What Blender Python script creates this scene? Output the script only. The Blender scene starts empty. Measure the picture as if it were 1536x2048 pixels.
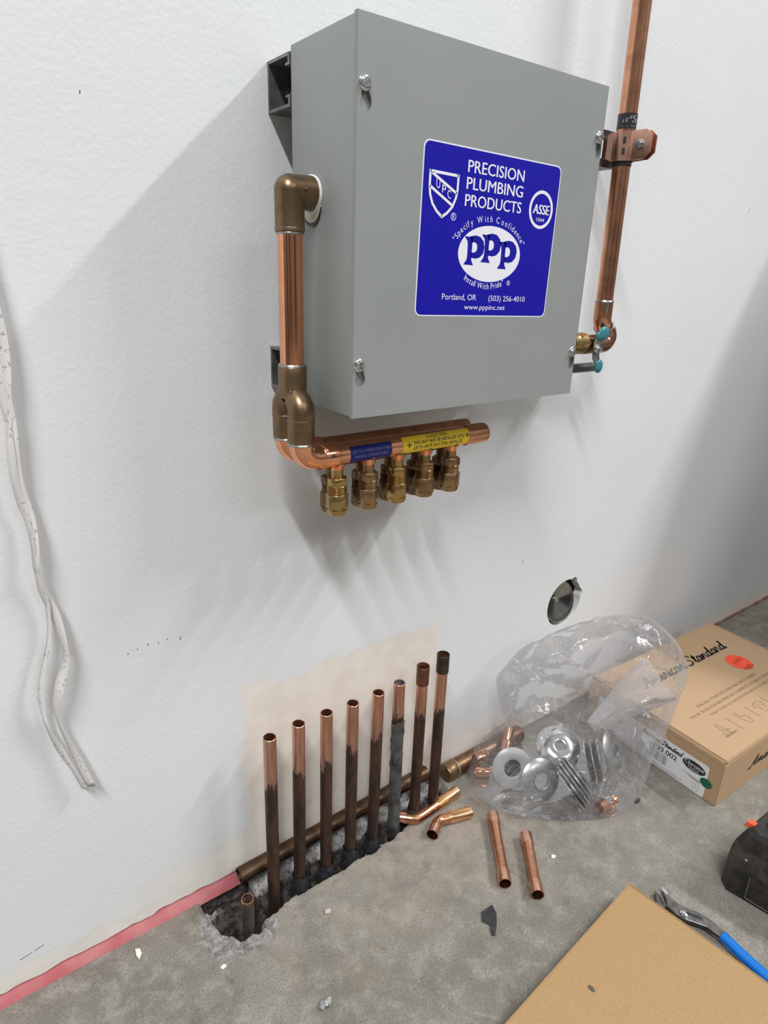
import bpy, bmesh, math, random
from mathutils import Vector, Matrix, noise

# ------------------------------------------------------------------ scene, camera, light
S = bpy.context.scene
COL = S.collection
R = math.radians
pi = math.pi

cam_d = bpy.data.cameras.new('camera')
cam = bpy.data.objects.new('camera', cam_d)
COL.objects.link(cam)
cam_d.sensor_fit = 'VERTICAL'
cam_d.sensor_height = 24.0
cam_d.lens = 1295.865 * 24.0 / 2048.0
cam_d.clip_start = 0.02
cam.matrix_world = Matrix((
    (0.806405, 0.180126, -0.563264, -0.31913),
    (-0.590562, 0.294894, -0.751182, -0.62474),
    (0.030795, 0.938399, 0.344179, 0.773095),
    (0, 0, 0, 1)))
S.camera = cam

W = bpy.data.worlds.new('world')
S.world = W
W.use_nodes = True
_nt = W.node_tree
_bg = _nt.nodes['Background']
_tc = _nt.nodes.new('ShaderNodeTexCoord')
_sp = _nt.nodes.new('ShaderNodeSeparateXYZ')
_rm = _nt.nodes.new('ShaderNodeValToRGB')
_nt.links.new(_tc.outputs['Generated'], _sp.inputs[0])
_mr = _nt.nodes.new('ShaderNodeMapRange')
_mr.inputs['From Min'].default_value = -1
_nt.links.new(_sp.outputs['Z'], _mr.inputs['Value'])
_nt.links.new(_mr.outputs[0], _rm.inputs[0])
_rm.color_ramp.elements[0].position = 0.42
_rm.color_ramp.elements[0].color = (0.13, 0.125, 0.12, 1)     # the dim warehouse floor beyond
_rm.color_ramp.elements[1].position = 0.75
_rm.color_ramp.elements[1].color = (0.80, 0.81, 0.83, 1)      # pale ceiling and far walls
# upright noise bands added to the world to vary the metal reflections
_mp = _nt.nodes.new('ShaderNodeMapping')
_mp.inputs['Scale'].default_value = (1, 1, 0.12)
_nt.links.new(_tc.outputs['Generated'], _mp.inputs['Vector'])
_ns = _nt.nodes.new('ShaderNodeTexNoise')
_ns.inputs['Scale'].default_value = 3.4
_ns.inputs['Detail'].default_value = 3
_nt.links.new(_mp.outputs[0], _ns.inputs['Vector'])
_m2 = _nt.nodes.new('ShaderNodeMapRange')
_m2.interpolation_type = 'SMOOTHSTEP'
_m2.inputs['From Min'].default_value = 0.42
_m2.inputs['From Max'].default_value = 0.58
_m2.inputs['To Min'].default_value = 0.32
_m2.inputs['To Max'].default_value = 1.5
_nt.links.new(_ns.outputs['Fac'], _m2.inputs['Value'])
_mx = _nt.nodes.new('ShaderNodeVectorMath')
_mx.operation = 'SCALE'
_nt.links.new(_rm.outputs[0], _mx.inputs[0])
_nt.links.new(_m2.outputs[0], _mx.inputs['Scale'])
_nt.links.new(_mx.outputs[0], _bg.inputs['Color'])
_bg.inputs['Strength'].default_value = 0.42

def strip_light(name, loc, length, width, power, color=(0.985, 0.995, 1.0)):
    d = bpy.data.lights.new(name, 'AREA')
    d.shape = 'RECTANGLE'
    d.size = width
    d.size_y = length
    d.energy = power
    d.color = color
    o = bpy.data.objects.new(name, d)
    COL.objects.link(o)
    o.location = loc
    return o

strip_light('ceiling_strip_light', (2.75, -2.1, 3.7), 1.6, 0.14, 175)
strip_light('ceiling_strip_light', (-1.55, -2.0, 3.7), 1.6, 0.14, 165)
strip_light('ceiling_strip_light', (0.6, -4.4, 3.7), 0.4, 2.4, 60)

S.view_settings.view_transform = 'Standard'
S.view_settings.look = 'None'
S.view_settings.gamma = 1
S.view_settings.use_curve_mapping = False
S.view_settings.exposure = -0.07
S.cycles.transparent_max_bounces = 24
S.cycles.use_denoising = True

# ------------------------------------------------------------------ object helpers
WL = {}        # world location of every root and part

def finish(name, bm, mats, smooth=False, loc=(0, 0, 0)):
    me = bpy.data.meshes.new(name)
    bmesh.ops.recalc_face_normals(bm, faces=bm.faces[:])
    bm.to_mesh(me)
    bm.free()
    for m in (mats if isinstance(mats, (list, tuple)) else [mats]):
        me.materials.append(m)
    if smooth:
        try:
            for p in me.polygons:
                p.use_smooth = True
            me.set_sharp_from_angle(angle=R(35))
        except Exception:
            pass
    o = bpy.data.objects.new(name, me)
    COL.objects.link(o)
    return o

def part(name, bm, mats, parent, smooth=True, label=None, local=False):
    """A mesh part; authored in world space unless local (then in the parent's space)."""
    o = finish(name, bm, mats, smooth)
    o.parent = parent
    pl = WL[parent.name]
    if not local:
        o.location = -pl
        WL[o.name] = Vector((0, 0, 0))
    else:
        WL[o.name] = pl
    if label:
        o['label'] = label
    return o

def thing(name, label, cat, loc=(0, 0, 0), group=None):
    o = bpy.data.objects.new(name, None)
    o.empty_display_size = 0.02
    COL.objects.link(o)
    o.location = loc
    WL[o.name] = Vector(loc)
    o['label'] = label
    o['category'] = cat
    if group:
        o['group'] = group
    return o

def single(name, bm, mats, label, cat, smooth=True, group=None, loc=(0, 0, 0)):
    o = finish(name, bm, mats, smooth)
    o.location = loc
    WL[o.name] = Vector(loc)
    o['label'] = label
    o['category'] = cat
    if group:
        o['group'] = group
    return o

def struct(name, bm, mats, smooth=False):
    o = finish(name, bm, mats, smooth)
    WL[o.name] = Vector((0, 0, 0))
    o['kind'] = 'structure'
    return o

# ------------------------------------------------------------------ mesh helpers
def NB():
    return bmesh.new()

def add_box(bm, a, b, mi=0, bevel=0.0, seg=2):
    t = bmesh.new()
    x0, y0, z0 = a
    x1, y1, z1 = b
    bmesh.ops.create_cube(t, size=1)
    for v in t.verts:
        v.co = Vector((x0 + (v.co.x + .5) * (x1 - x0), y0 + (v.co.y + .5) * (y1 - y0), z0 + (v.co.z + .5) * (z1 - z0)))
    if bevel:
        bmesh.ops.bevel(t, geom=t.edges[:], offset=bevel, segments=seg, affect='EDGES', profile=0.5)
    join(bm, t, mi)

def join(bm, t, mi=0, M=None):
    mp = {}
    for v in t.verts:
        mp[v] = bm.verts.new(M @ v.co if M is not None else v.co)
    for f in t.faces:
        try:
            g = bm.faces.new([mp[v] for v in f.verts])
            g.material_index = mi if mi is not None else f.material_index
        except ValueError:
            pass
    t.free()

def frames(pts):
    n = len(pts)
    tg = []
    for i in range(n):
        a = pts[max(i - 1, 0)]
        b = pts[min(i + 1, n - 1)]
        tg.append((b - a).normalized())
    up = Vector((0, 0, 1)) if abs(tg[0].z) < 0.9 else Vector((0, 1, 0))
    u = tg[0].cross(up).normalized()
    out = []
    for i in range(n):
        u = (u - tg[i] * u.dot(tg[i])).normalized()
        out.append((u, tg[i].cross(u).normalized(), tg[i]))
    return out

def sweep(bm, pts, radii, seg=24, caps=True, mi=0, sx=1.0, sy=1.0, closed=False):
    pts = [Vector(p) for p in pts]
    if not isinstance(radii, (list, tuple)):
        radii = [radii] * len(pts)
    fr = frames(pts)
    rings = []
    for p, r, (u, v, t) in zip(pts, radii, fr):
        rings.append([bm.verts.new(p + u * (r * sx * math.cos(2 * pi * k / seg)) + v * (r * sy * math.sin(2 * pi * k / seg))) for k in range(seg)])
    n = len(rings)
    for i in range(n if closed else n - 1):
        A = rings[i]
        B = rings[(i + 1) % n]
        for k in range(seg):
            f = bm.faces.new((A[k], A[(k + 1) % seg], B[(k + 1) % seg], B[k]))
            f.material_index = mi
    if caps and not closed:
        bm.faces.new(rings[0][::-1]).material_index = mi
        bm.faces.new(rings[-1]).material_index = mi
    return rings

def fillet(pts, rad, n=8):
    """Round the corners of a polyline."""
    pts = [Vector(p) for p in pts]
    out = [pts[0]]
    for i in range(1, len(pts) - 1):
        a, b, c = pts[i - 1], pts[i], pts[i + 1]
        d0 = (a - b).normalized()
        d1 = (c - b).normalized()
        ang = d0.angle(d1)
        if ang > pi - 0.02:
            out.append(b)
            continue
        t = min(rad / math.tan(ang / 2), (a - b).length * .99, (c - b).length * .99)
        rr = t * math.tan(ang / 2)
        cen = b + (d0 + d1).normalized() * (rr / math.sin(ang / 2))
        p0 = b + d0 * t
        p1 = b + d1 * t
        v0 = p0 - cen
        v1 = p1 - cen
        tot = v0.angle(v1)
        ax = v0.cross(v1).normalized()
        for k in range(n + 1):
            out.append(cen + Matrix.Rotation(tot * k / n, 3, ax) @ v0)
    out.append(pts[-1])
    return out

def lathe(bm, prof, M=None, seg=32, mi=0, closed=False):
    """Revolve (r, z) profile about local Z, placed by matrix M."""
    M = M or Matrix.Identity(4)
    rings = []
    for r, z in prof:
        if r < 1e-7:
            rings.append([bm.verts.new(M @ Vector((0, 0, z)))])
        else:
            rings.append([bm.verts.new(M @ Vector((r * math.cos(2 * pi * k / seg), r * math.sin(2 * pi * k / seg), z))) for k in range(seg)])
    pairs = list(zip(rings, rings[1:]))
    if closed:
        pairs.append((rings[-1], rings[0]))
    for A, B in pairs:
        for k in range(seg):
            a = A[k % len(A)], A[(k + 1) % len(A)]
            b = B[k % len(B)], B[(k + 1) % len(B)]
            vs = [a[0], a[1], b[1], b[0]]
            u = []
            for v in vs:
                if v not in u:
                    u.append(v)
            if len(u) >= 3:
                try:
                    bm.faces.new(u).material_index = mi
                except ValueError:
                    pass

def axis_matrix(p, d):
    """Local Z along d at p."""
    d = Vector(d).normalized()
    q = d.to_track_quat('Z', 'Y')
    return Matrix.Translation(Vector(p)) @ q.to_matrix().to_4x4()

def prism(bm, poly, M, h, mi=0, bevel=0.0):
    """Extrude a 2D polygon (local XY) by h along local Z."""
    t = bmesh.new()
    vs = [t.verts.new((x, y, 0)) for x, y in poly]
    f = t.faces.new(vs)
    r = bmesh.ops.extrude_face_region(t, geom=[f])
    for v in r['geom']:
        if isinstance(v, bmesh.types.BMVert):
            v.co.z += h
    bmesh.ops.recalc_face_normals(t, faces=t.faces[:])
    if bevel:
        bmesh.ops.bevel(t, geom=t.edges[:], offset=bevel, segments=1, affect='EDGES')
    join(bm, t, mi, M)

def ngon(n, r, ph=0.0):
    return [(r * math.cos(2 * pi * k / n + ph), r * math.sin(2 * pi * k / n + ph)) for k in range(n)]

def ellipse(cx, cy, a, b, n=40):
    return [(cx + a * math.cos(2 * pi * k / n), cy + b * math.sin(2 * pi * k / n)) for k in range(n)]

def rrect(x0, y0, x1, y1, r, n=6):
    out = []
    for cx, cy, a0 in ((x1 - r, y1 - r, 0), (x0 + r, y1 - r, 90), (x0 + r, y0 + r, 180), (x1 - r, y0 + r, 270)):
        for k in range(n + 1):
            a = R(a0 + 90 * k / n)
            out.append((cx + r * math.cos(a), cy + r * math.sin(a)))
    return out

def holed(outer, holes, to3, bm, mi=0, depth=None, dirv=None, hole_mi=None):
    """A flat face with holes; hole edges extruded by dirv."""
    es = []
    loops = []
    for lp in [outer] + holes:
        vs = [bm.verts.new(to3(x, y)) for x, y in lp]
        loops.append(vs)
        for i in range(len(vs)):
            es.append(bm.edges.new((vs[i], vs[(i + 1) % len(vs)])))
    r = bmesh.ops.triangle_fill(bm, use_beauty=True, use_dissolve=False, edges=es)
    for g in r['geom']:
        if isinstance(g, bmesh.types.BMFace):
            g.material_index = mi
    if dirv is not None:
        dirv = Vector(dirv)
        for lp in loops:
            back = [bm.verts.new(v.co + dirv) for v in lp]
            n = len(lp)
            for i in range(n):
                f = bm.faces.new((lp[i], lp[(i + 1) % n], back[(i + 1) % n], back[i]))
                f.material_index = mi if hole_mi is None else hole_mi
    return loops

# ------------------------------------------------------------------ lettering
_font_cache = {}

def glyphs(s):
    if s in _font_cache:
        return _font_cache[s]
    def raw(t):
        cu = bpy.data.curves.new('t', 'FONT')
        cu.body = t
        cu.size = 1
        cu.resolution_u = 3
        o = bpy.data.objects.new('t', cu)
        COL.objects.link(o)
        dg = bpy.context.evaluated_depsgraph_get()
        ev = o.evaluated_get(dg)
        me = ev.to_mesh()
        vs = [(v.co.x, v.co.y) for v in me.vertices]
        fs = [tuple(p.vertices) for p in me.polygons]
        ev.to_mesh_clear()
        bpy.data.objects.remove(o)
        bpy.data.curves.remove(cu)
        return vs, fs
    if 'H' not in _font_cache:
        hv, hf = raw('H')
        _font_cache['H'] = (max(y for x, y in hv), None)
    cap = _font_cache['H'][0]
    vs, fs = raw(s)
    if vs:
        x0 = min(x for x, y in vs)
        vs = [((x - x0) / cap, y / cap) for x, y in vs]
    _font_cache[s] = (vs, fs)
    return vs, fs

def text(bm, s, x0, x1, y, h, to3, shear=0.0, slope=0.0):
    """Lay string s between x0 and x1 with baseline y and cap height h in a local plane; to3 maps to 3D."""
    vs, fs = glyphs(s)
    w = max(x for x, _ in vs)
    k = (x1 - x0) / w
    nv = [bm.verts.new(to3(x0 + x * k + shear * yy * h, y + yy * h + slope * x * k)) for x, yy in vs]
    for f in fs:
        try:
            bm.faces.new([nv[i] for i in f])
        except ValueError:
            pass

def text_arc(bm, s, cx, cy, a, b, t0, t1, h, to3, flip=False, wk=0.72):
    """Letters set along an elliptical arc from angle t0 to t1 (degrees)."""
    adv = []
    for c in s:
        if c == ' ':
            adv.append(0.34)
        else:
            vs, _ = glyphs(c)
            adv.append(max(x for x, _ in vs) + 0.13)
    tot = sum(adv)
    pos = 0
    for c, w in zip(s, adv):
        m = (pos + w / 2) / tot
        pos += w
        if c == ' ':
            continue
        t = R(t0 + (t1 - t0) * m)
        px, py = cx + a * math.cos(t), cy + b * math.sin(t)
        tx, ty = -a * math.sin(t), b * math.cos(t)
        if not flip:
            tx, ty = -tx, -ty
        L = math.hypot(tx, ty)
        tx, ty = tx / L, ty / L
        nx, ny = -ty, tx
        vs, fs = glyphs(c)
        ww = max(x for x, _ in vs)
        nv = [bm.verts.new(to3(px + tx * (x - ww / 2) * h * wk + nx * yy * h, py + ty * (x - ww / 2) * h * wk + ny * yy * h)) for x, yy in vs]
        for f in fs:
            try:
                bm.faces.new([nv[i] for i in f])
            except ValueError:
                pass

def catmull(pts, n=6):
    pts = [Vector((p[0], p[1], 0)) for p in pts]
    if len(pts) < 3:
        return pts
    P = [pts[0]] + pts + [pts[-1]]
    out = []
    for i in range(1, len(P) - 2):
        for k in range(n):
            t = k / n
            p0, p1, p2, p3 = P[i - 1], P[i], P[i + 1], P[i + 2]
            out.append(0.5 * ((2 * p1) + (p2 - p0) * t + (2 * p0 - 5 * p1 + 4 * p2 - p3) * t * t + (3 * p1 - p0 - 3 * p2 + p3) * t ** 3))
    out.append(pts[-1])
    return out

def stroke(bm, pts, w, to3, smooth=True):
    """A flat pen stroke of width w."""
    ps = catmull(pts) if smooth else [Vector((p[0], p[1], 0)) for p in pts]
    L = []
    Rr = []
    n = len(ps)
    for i in range(n):
        d = ps[min(i + 1, n - 1)] - ps[max(i - 1, 0)]
        d = d.normalized() if d.length > 1e-9 else Vector((1, 0, 0))
        nn = Vector((-d.y, d.x, 0)) * (w / 2)
        L.append(bm.verts.new(to3(ps[i].x + nn.x, ps[i].y + nn.y)))
        Rr.append(bm.verts.new(to3(ps[i].x - nn.x, ps[i].y - nn.y)))
    for i in range(n - 1):
        bm.faces.new((L[i], Rr[i], Rr[i + 1], L[i + 1]))

def flat(bm, poly, to3):
    bm.faces.new([bm.verts.new(to3(x, y)) for x, y in poly])

def ring2d(bm, cx, cy, a, b, w, to3, n=48):
    o = [bm.verts.new(to3(x, y)) for x, y in ellipse(cx, cy, a, b, n)]
    i = [bm.verts.new(to3(x, y)) for x, y in ellipse(cx, cy, a - w, b - w, n)]
    for k in range(n):
        bm.faces.new((o[k], o[(k + 1) % n], i[(k + 1) % n], i[k]))

# a connected script hand: (advance, strokes), x-height 1, ascender 2
SCRIPT = {
    'A': (1.9, [[(-.2, .1), (.3, .0), (.9, 1.1), (1.45, 2.1), (1.4, 1.0), (1.35, .1), (1.7, .1)], [(.5, .75), (1.4, .8)]]),
    'S': (1.5, [[(-.3, .3), (.0, .0), (.6, .05), (.95, .45), (.8, .9), (.45, 1.25), (.55, 1.8), (1.0, 2.05), (1.3, 1.8), (1.2, 1.5)]]),
    't': (.75, [[(.0, .15), (.3, .9), (.5, 1.7), (.3, .7), (.3, .1), (.55, .0), (.8, .25)], [(.0, 1.15), (.8, 1.2)]]),
    'a': (1.15, [[(.85, .85), (.5, 1.0), (.15, .65), (.15, .2), (.45, .0), (.75, .3), (.9, .95), (.8, .3), (.9, .0), (1.2, .2)]]),
    'n': (1.2, [[(.0, .2), (.2, .95), (.15, .0)], [(.17, .3), (.5, .9), (.8, .85), (.75, .3), (.85, .0), (1.25, .2)]]),
    'd': (1.2, [[(.85, .85), (.5, 1.0), (.15, .65), (.15, .2), (.45, .0), (.75, .3), (1.15, 2.05), (.8, .4), (.9, .0), (1.25, .2)]]),
    'r': (.95, [[(.0, .2), (.25, 1.05), (.55, .85), (.6, .3), (.7, .0), (1.0, .2)]]),
    'm': (1.7, [[(.0, .2), (.2, .95), (.15, .0)], [(.17, .3), (.45, .9), (.7, .8), (.65, .0)], [(.67, .3), (.95, .9), (1.2, .8), (1.2, .2), (1.3, .0), (1.75, .2)]]),
    'e': (.95, [[(.0, .35), (.6, .6), (.5, .95), (.2, .75), (.2, .2), (.5, .0), (1.0, .25)]]),
    'i': (.55, [[(.0, .2), (.25, .95), (.2, .2), (.3, .0), (.6, .2)], [(.38, 1.35), (.44, 1.5)]]),
    'c': (.9, [[(.75, .8), (.45, 1.0), (.15, .6), (.2, .15), (.5, .0), (.95, .25)]]),
    ' ': (.7, []),
}

def script(bm, s, x0, x1, y, h, w, to3, shear=0.3, slope=0.0):
    tot = sum(SCRIPT[c][0] for c in s)
    k = (x1 - x0) / tot
    px = 0
    for c in s:
        adv, sts = SCRIPT[c]
        for st in sts:
            stroke(bm, [(x0 + (px + a) * k + shear * b * h, y + b * h + slope * (px + a) * k) for a, b in st], w, to3)
        px += adv

# ------------------------------------------------------------------ materials
class NT:
    def __init__(s, name):
        s.m = bpy.data.materials.new(name)
        s.m.use_nodes = True
        s.t = s.m.node_tree
        s.b = s.t.nodes['Principled BSDF']
        s.co = None

    def n(s, typ, **kw):
        x = s.t.nodes.new(typ)
        for k, v in kw.items():
            setattr(x, k, v)
        return x

    def l(s, a, b):
        s.t.links.new(a, b)

    def coord(s, scale=None):
        if s.co is None:
            s.co = s.n('ShaderNodeTexCoord').outputs['Object']
        if scale is None:
            return s.co
        mp = s.n('ShaderNodeMapping')
        mp.inputs['Scale'].default_value = scale
        s.l(s.co, mp.inputs['Vector'])
        return mp.outputs[0]

    def noise(s, scale, detail=4, rough=0.55, vec=None, dist=0.0):
        x = s.n('ShaderNodeTexNoise')
        x.inputs['Scale'].default_value = scale
        x.inputs['Detail'].default_value = detail
        x.inputs['Roughness'].default_value = rough
        x.inputs['Distortion'].default_value = dist
        s.l(vec or s.coord(), x.inputs['Vector'])
        return x.outputs['Fac']

    def ss(s, val, a, b):
        x = s.n('ShaderNodeMapRange', interpolation_type='SMOOTHSTEP')
        x.inputs['From Min'].default_value = a
        x.inputs['From Max'].default_value = b
        if a > b:
            x.inputs['From Min'].default_value = b
            x.inputs['From Max'].default_value = a
            x.inputs['To Min'].default_value = 1
            x.inputs['To Max'].default_value = 0
        s.l(val, x.inputs['Value'])
        return x.outputs[0]

    def math(s, op, a, b=None, c=None):
        x = s.n('ShaderNodeMath', operation=op)
        for i, v in enumerate((a, b, c)):
            if v is None:
                continue
            if isinstance(v, (int, float)):
                x.inputs[i].default_value = v
            else:
                s.l(v, x.inputs[i])
        return x.outputs[0]

    def mix(s, fac, a, b, mode='MIX'):
        x = s.n('ShaderNodeMix', data_type='RGBA', blend_type=mode)
        for sock, v in ((x.inputs[0], fac), (x.inputs[6], a), (x.inputs[7], b)):
            if isinstance(v, (int, float)):
                sock.default_value = v
            elif isinstance(v, (tuple, list)):
                sock.default_value = (*v[:3], 1)
            else:
                s.l(v, sock)
        return x.outputs[2]

    def xyz(s):
        x = s.n('ShaderNodeSeparateXYZ')
        s.l(s.coord(), x.inputs[0])
        return x.outputs[0], x.outputs[1], x.outputs[2]

    def set(s, k, v):
        i = s.b.inputs[k]
        if isinstance(v, (int, float)):
            i.default_value = v
        elif isinstance(v, (tuple, list)):
            i.default_value = (*v[:3], 1)
        else:
            s.l(v, i)
        return s

    def bump(s, h, strength=0.3, dist=0.001):
        x = s.n('ShaderNodeBump')
        x.inputs['Strength'].default_value = strength
        x.inputs['Distance'].default_value = dist
        s.l(h, x.inputs['Height'])
        s.l(x.outputs[0], s.b.inputs['Normal'])
        return s

def mat(name, col, rough=0.5, metal=0.0, col2=None, scale=60, detail=4, bump=0.0, bdist=0.0005, bscale=None, spec=None, coat=0.0):
    t = NT(name)
    t.set('Roughness', rough).set('Metallic', metal)
    if spec is not None:
        t.set('Specular IOR Level', spec)
    if coat:
        t.set('Coat Weight', coat).set('Coat Roughness', 0.08)
    if col2:
        f = t.noise(scale, detail)
        t.set('Base Color', t.mix(t.ss(f, 0.35, 0.65), col, col2))
    else:
        t.set('Base Color', col)
    if bump:
        t.bump(t.noise(bscale or scale * 4, 3), bump, bdist)
    return t.m

def wall_paint():
    t = NT('wall_paint')
    x, y, z = t.xyz()
    w = t.math('MULTIPLY', t.math('SUBTRACT', t.noise(22, 5, .6), .5), 0.05)
    w2 = t.math('MULTIPLY', t.math('SUBTRACT', t.noise(13, 5, .6, dist=.6), .5), 0.06)
    xx = t.math('ADD', x, w)
    zz = t.math('ADD', z, w2)
    left = t.ss(xx, -0.062, -0.048)
    top = t.ss(zz, 0.300, 0.285)
    right = t.ss(t.math('ADD', xx, t.math('MULTIPLY', zz, 0.06)), 0.288, 0.268)
    patch = t.math('MULTIPLY', t.math('MULTIPLY', left, top), right)
    zb = t.math('ADD', z, t.math('MULTIPLY', w2, .55))
    band = t.math('MULTIPLY', t.ss(zb, 0.050, 0.036), 0.85)
    near = t.math('MULTIPLY', t.ss(xx, -0.30, -0.08), t.ss(xx, .5, .3))
    band2 = t.math('MULTIPLY', t.math('MULTIPLY', t.ss(zb, 0.095, 0.06), near), 0.8)
    m = t.math('MAXIMUM', t.math('MAXIMUM', patch, band), band2)
    big = t.noise(3.2, 4)
    base = t.mix(t.ss(big, .3, .7), (.700, .714, .728), (.735, .744, .752))
    comp = t.mix(t.ss(t.noise(14, 6, .65), .38, .66), (.775, .72, .655), (.715, .645, .58))
    c = t.mix(m, base, comp)
    # grubby smears close to the patch foot and a few scuffs
    low = t.math('MULTIPLY', t.ss(z, .16, .02), t.math('MULTIPLY', t.ss(x, -.2, -.03), t.ss(x, .36, .25)))
    dirt = t.math('MULTIPLY', t.ss(t.noise(34, 7, .7), .53, .70), t.math('MULTIPLY', low, .55))
    c = t.mix(dirt, c, (.36, .31, .27))
    sc = t.ss(t.noise(9, 9, .78, vec=t.coord((1, 1, 2.2))), .70, .76)
    c = t.mix(t.math('MULTIPLY', sc, .5), c, (.50, .49, .48))
    t.set('Base Color', c).set('Roughness', t.mix(m, (.5, .5, .5), (.85, .85, .85)))
    t.set('Specular IOR Level', .35)
    peel = t.math('ADD', t.noise(210, 3, .5), t.math('MULTIPLY', t.noise(45, 3), .8))
    pm = t.math('MULTIPLY', peel, t.math('SUBTRACT', 1.25, m))
    t.bump(pm, .25, .0011)
    return t.m

def concrete():
    t = NT('concrete_floor')
    x, y, z = t.xyz()
    a = t.noise(6, 7, .6)
    b = t.noise(38, 8, .68, dist=.4)
    f = t.noise(420, 3, .6)
    c = t.mix(t.ss(a, .34, .66), (.172, .157, .129), (.250, .232, .197))
    c = t.mix(t.math('MULTIPLY', t.ss(b, .42, .72), .65), c, (.350, .333, .293))
    c = t.mix(t.math('MULTIPLY', t.ss(t.noise(17, 8, .7, dist=1.0), .55, .70), .55), c, (.110, .095, .075))
    c = t.mix(t.math('MULTIPLY', t.ss(t.noise(24, 6, .7), .64, .73), .7), c, (.44, .43, .40))
    c = t.mix(t.math('MULTIPLY', t.ss(f, .45, .62), .42), c, (.09, .083, .072))
    c = t.mix(t.math('MULTIPLY', t.ss(t.noise(310, 2), .66, .74), .30), c, (.52, .50, .46))
    # rusty pink dust by the stub pipes
    near = t.math('MULTIPLY', t.ss(y, -.26, -.08), t.math('MULTIPLY', t.ss(x, -.15, .02), t.ss(x, .42, .25)))
    c = t.mix(t.math('MULTIPLY', t.math('MULTIPLY', near, t.ss(t.noise(16, 6, .7), .4, .65)), .45), c, (.40, .31, .25))
    # pale torn concrete round the hole of the short stub
    dx = t.math('ADD', x, .098)
    dy = t.math('ADD', y, .052)
    rr = t.math('SQRT', t.math('ADD', t.math('MULTIPLY', dx, dx), t.math('MULTIPLY', dy, dy)))
    rr = t.math('ADD', rr, t.math('MULTIPLY', t.math('SUBTRACT', t.noise(45, 6, .7), .5), .045))
    torn = t.mix(t.ss(t.noise(110, 6, .7, dist=.6), .36, .66), (.12, .112, .105), (.34, .33, .32))
    c = t.mix(t.math('MULTIPLY', t.ss(rr, .056, .043), .85), c, torn)
    # the broken cavity: pale broken concrete, then a dark tone with depth
    rub = t.mix(t.ss(t.noise(90, 6, .7), .38, .62), (.20, .19, .185), (.46, .45, .44))
    c = t.mix(t.ss(z, -.0012, -.005), c, rub)
    deep_tone = t.mix(t.ss(t.noise(120, 5, .7), .4, .62), (.018, .016, .015), (.075, .066, .058))
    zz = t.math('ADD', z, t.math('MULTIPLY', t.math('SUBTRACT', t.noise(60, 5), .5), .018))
    c = t.mix(t.ss(zz, -.009, -.016), c, deep_tone)
    t.set('Base Color', c).set('Roughness', .78).set('Specular IOR Level', .3)
    h = t.math('ADD', t.math('MULTIPLY', b, 1.0), t.math('MULTIPLY', f, .5))
    t.bump(h, .45, .0012)
    return t.m

def copper(name='bright_copper', c1=(.97, .46, .27), c2=(.90, .40, .22), rough=.13, streak=True):
    t = NT(name)
    t.set('Metallic', 1.0)
    f = t.noise(55, 5, .6)
    t.set('Base Color', t.mix(t.ss(f, .35, .7), c1, c2))
    t.set('Roughness', t.math('ADD', t.math('MULTIPLY', t.noise(160, 3), .12), rough - .05))
    t.bump(t.noise(60, 2), .03, .0004)
    return t.m

def stub_copper(name, zt, x0, tilt, dark=(.040, .025, .019), dark2=(.095, .050, .031), shine=(.76, .44, .33)):
    t = NT(name)
    x, y, z = t.xyz()
    ed = t.math('ADD', z, t.math('MULTIPLY', t.math('SUBTRACT', t.noise(150, 5, .65, vec=t.coord((1, 1, .22))), .5), .075))
    ed = t.math('ADD', ed, t.math('MULTIPLY', t.math('SUBTRACT', x, x0), tilt))
    k = t.ss(ed, zt - .006, zt + .006)
    dk = t.mix(t.ss(t.noise(70, 6, .65, vec=t.coord((1, 1, .3))), .38, .66), dark, dark2)
    br = t.mix(t.ss(t.noise(240, 3, .6, vec=t.coord((1, 1, .06))), .35, .65), shine, tuple(v * .72 for v in shine))
    t.set('Base Color', t.mix(k, dk, br))
    t.set('Metallic', t.math('ADD', t.math('MULTIPLY', k, .5), .5))
    t.set('Roughness', t.math('SUBTRACT', .52, t.math('MULTIPLY', k, .16)))
    t.bump(t.noise(300, 3, .6, vec=t.coord((1, 1, .2))), .14, .0004)
    return t.m

M_wall = wall_paint()
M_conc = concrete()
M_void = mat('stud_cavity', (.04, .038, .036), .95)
M_edge = mat('plaster_edge', (.66, .645, .62), .9, col2=(.74, .73, .71), scale=80, bump=.4, bscale=300)
M_pencil = mat('pencil_grey', (.10, .10, .105), .8)
M_pink = mat('pink_sealant', (.53, .135, .155), .72, col2=(.62, .235, .24), scale=18, detail=7, bump=.35, bscale=90, bdist=.001)
M_grey = mat('grey_enamel', (.262, .277, .268), .40, col2=(.272, .287, .278), scale=8, bump=.05, bscale=700)
M_greyshade = mat('shaded_enamel_edge', (.20, .21, .205), .6)  # darker enamel puts shade into the cut edges of the keyholes
M_zinc = mat('zinc_screw', (.80, .81, .82), .18, 1.0, col2=(.62, .62, .62), scale=300)
M_galv = mat('strut_steel', (.30, .29, .28), .45, .85, col2=(.20, .19, .185), scale=70)
M_steel = mat('polished_steel', (.72, .73, .74), .16, 1.0)
M_steel2 = mat('satin_steel', (.60, .61, .62), .30, 1.0, col2=(.50, .51, .52), scale=45)
M_darksteel = mat('dark_steel', (.13, .125, .12), .42, .9, col2=(.22, .21, .20), scale=90)
M_copper = copper()
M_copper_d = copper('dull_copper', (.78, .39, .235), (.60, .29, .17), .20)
M_copper_o = copper('aged_copper_pipe', (.30, .175, .105), (.20, .115, .07), .38)
M_bronze = mat('cast_bronze', (.265, .178, .105), .36, .92, col2=(.205, .132, .078), scale=48, bump=.25, bscale=340, bdist=.0006)
M_brass = mat('brass', (.50, .35, .15), .27, 1.0, col2=(.45, .30, .12), scale=110)
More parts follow.
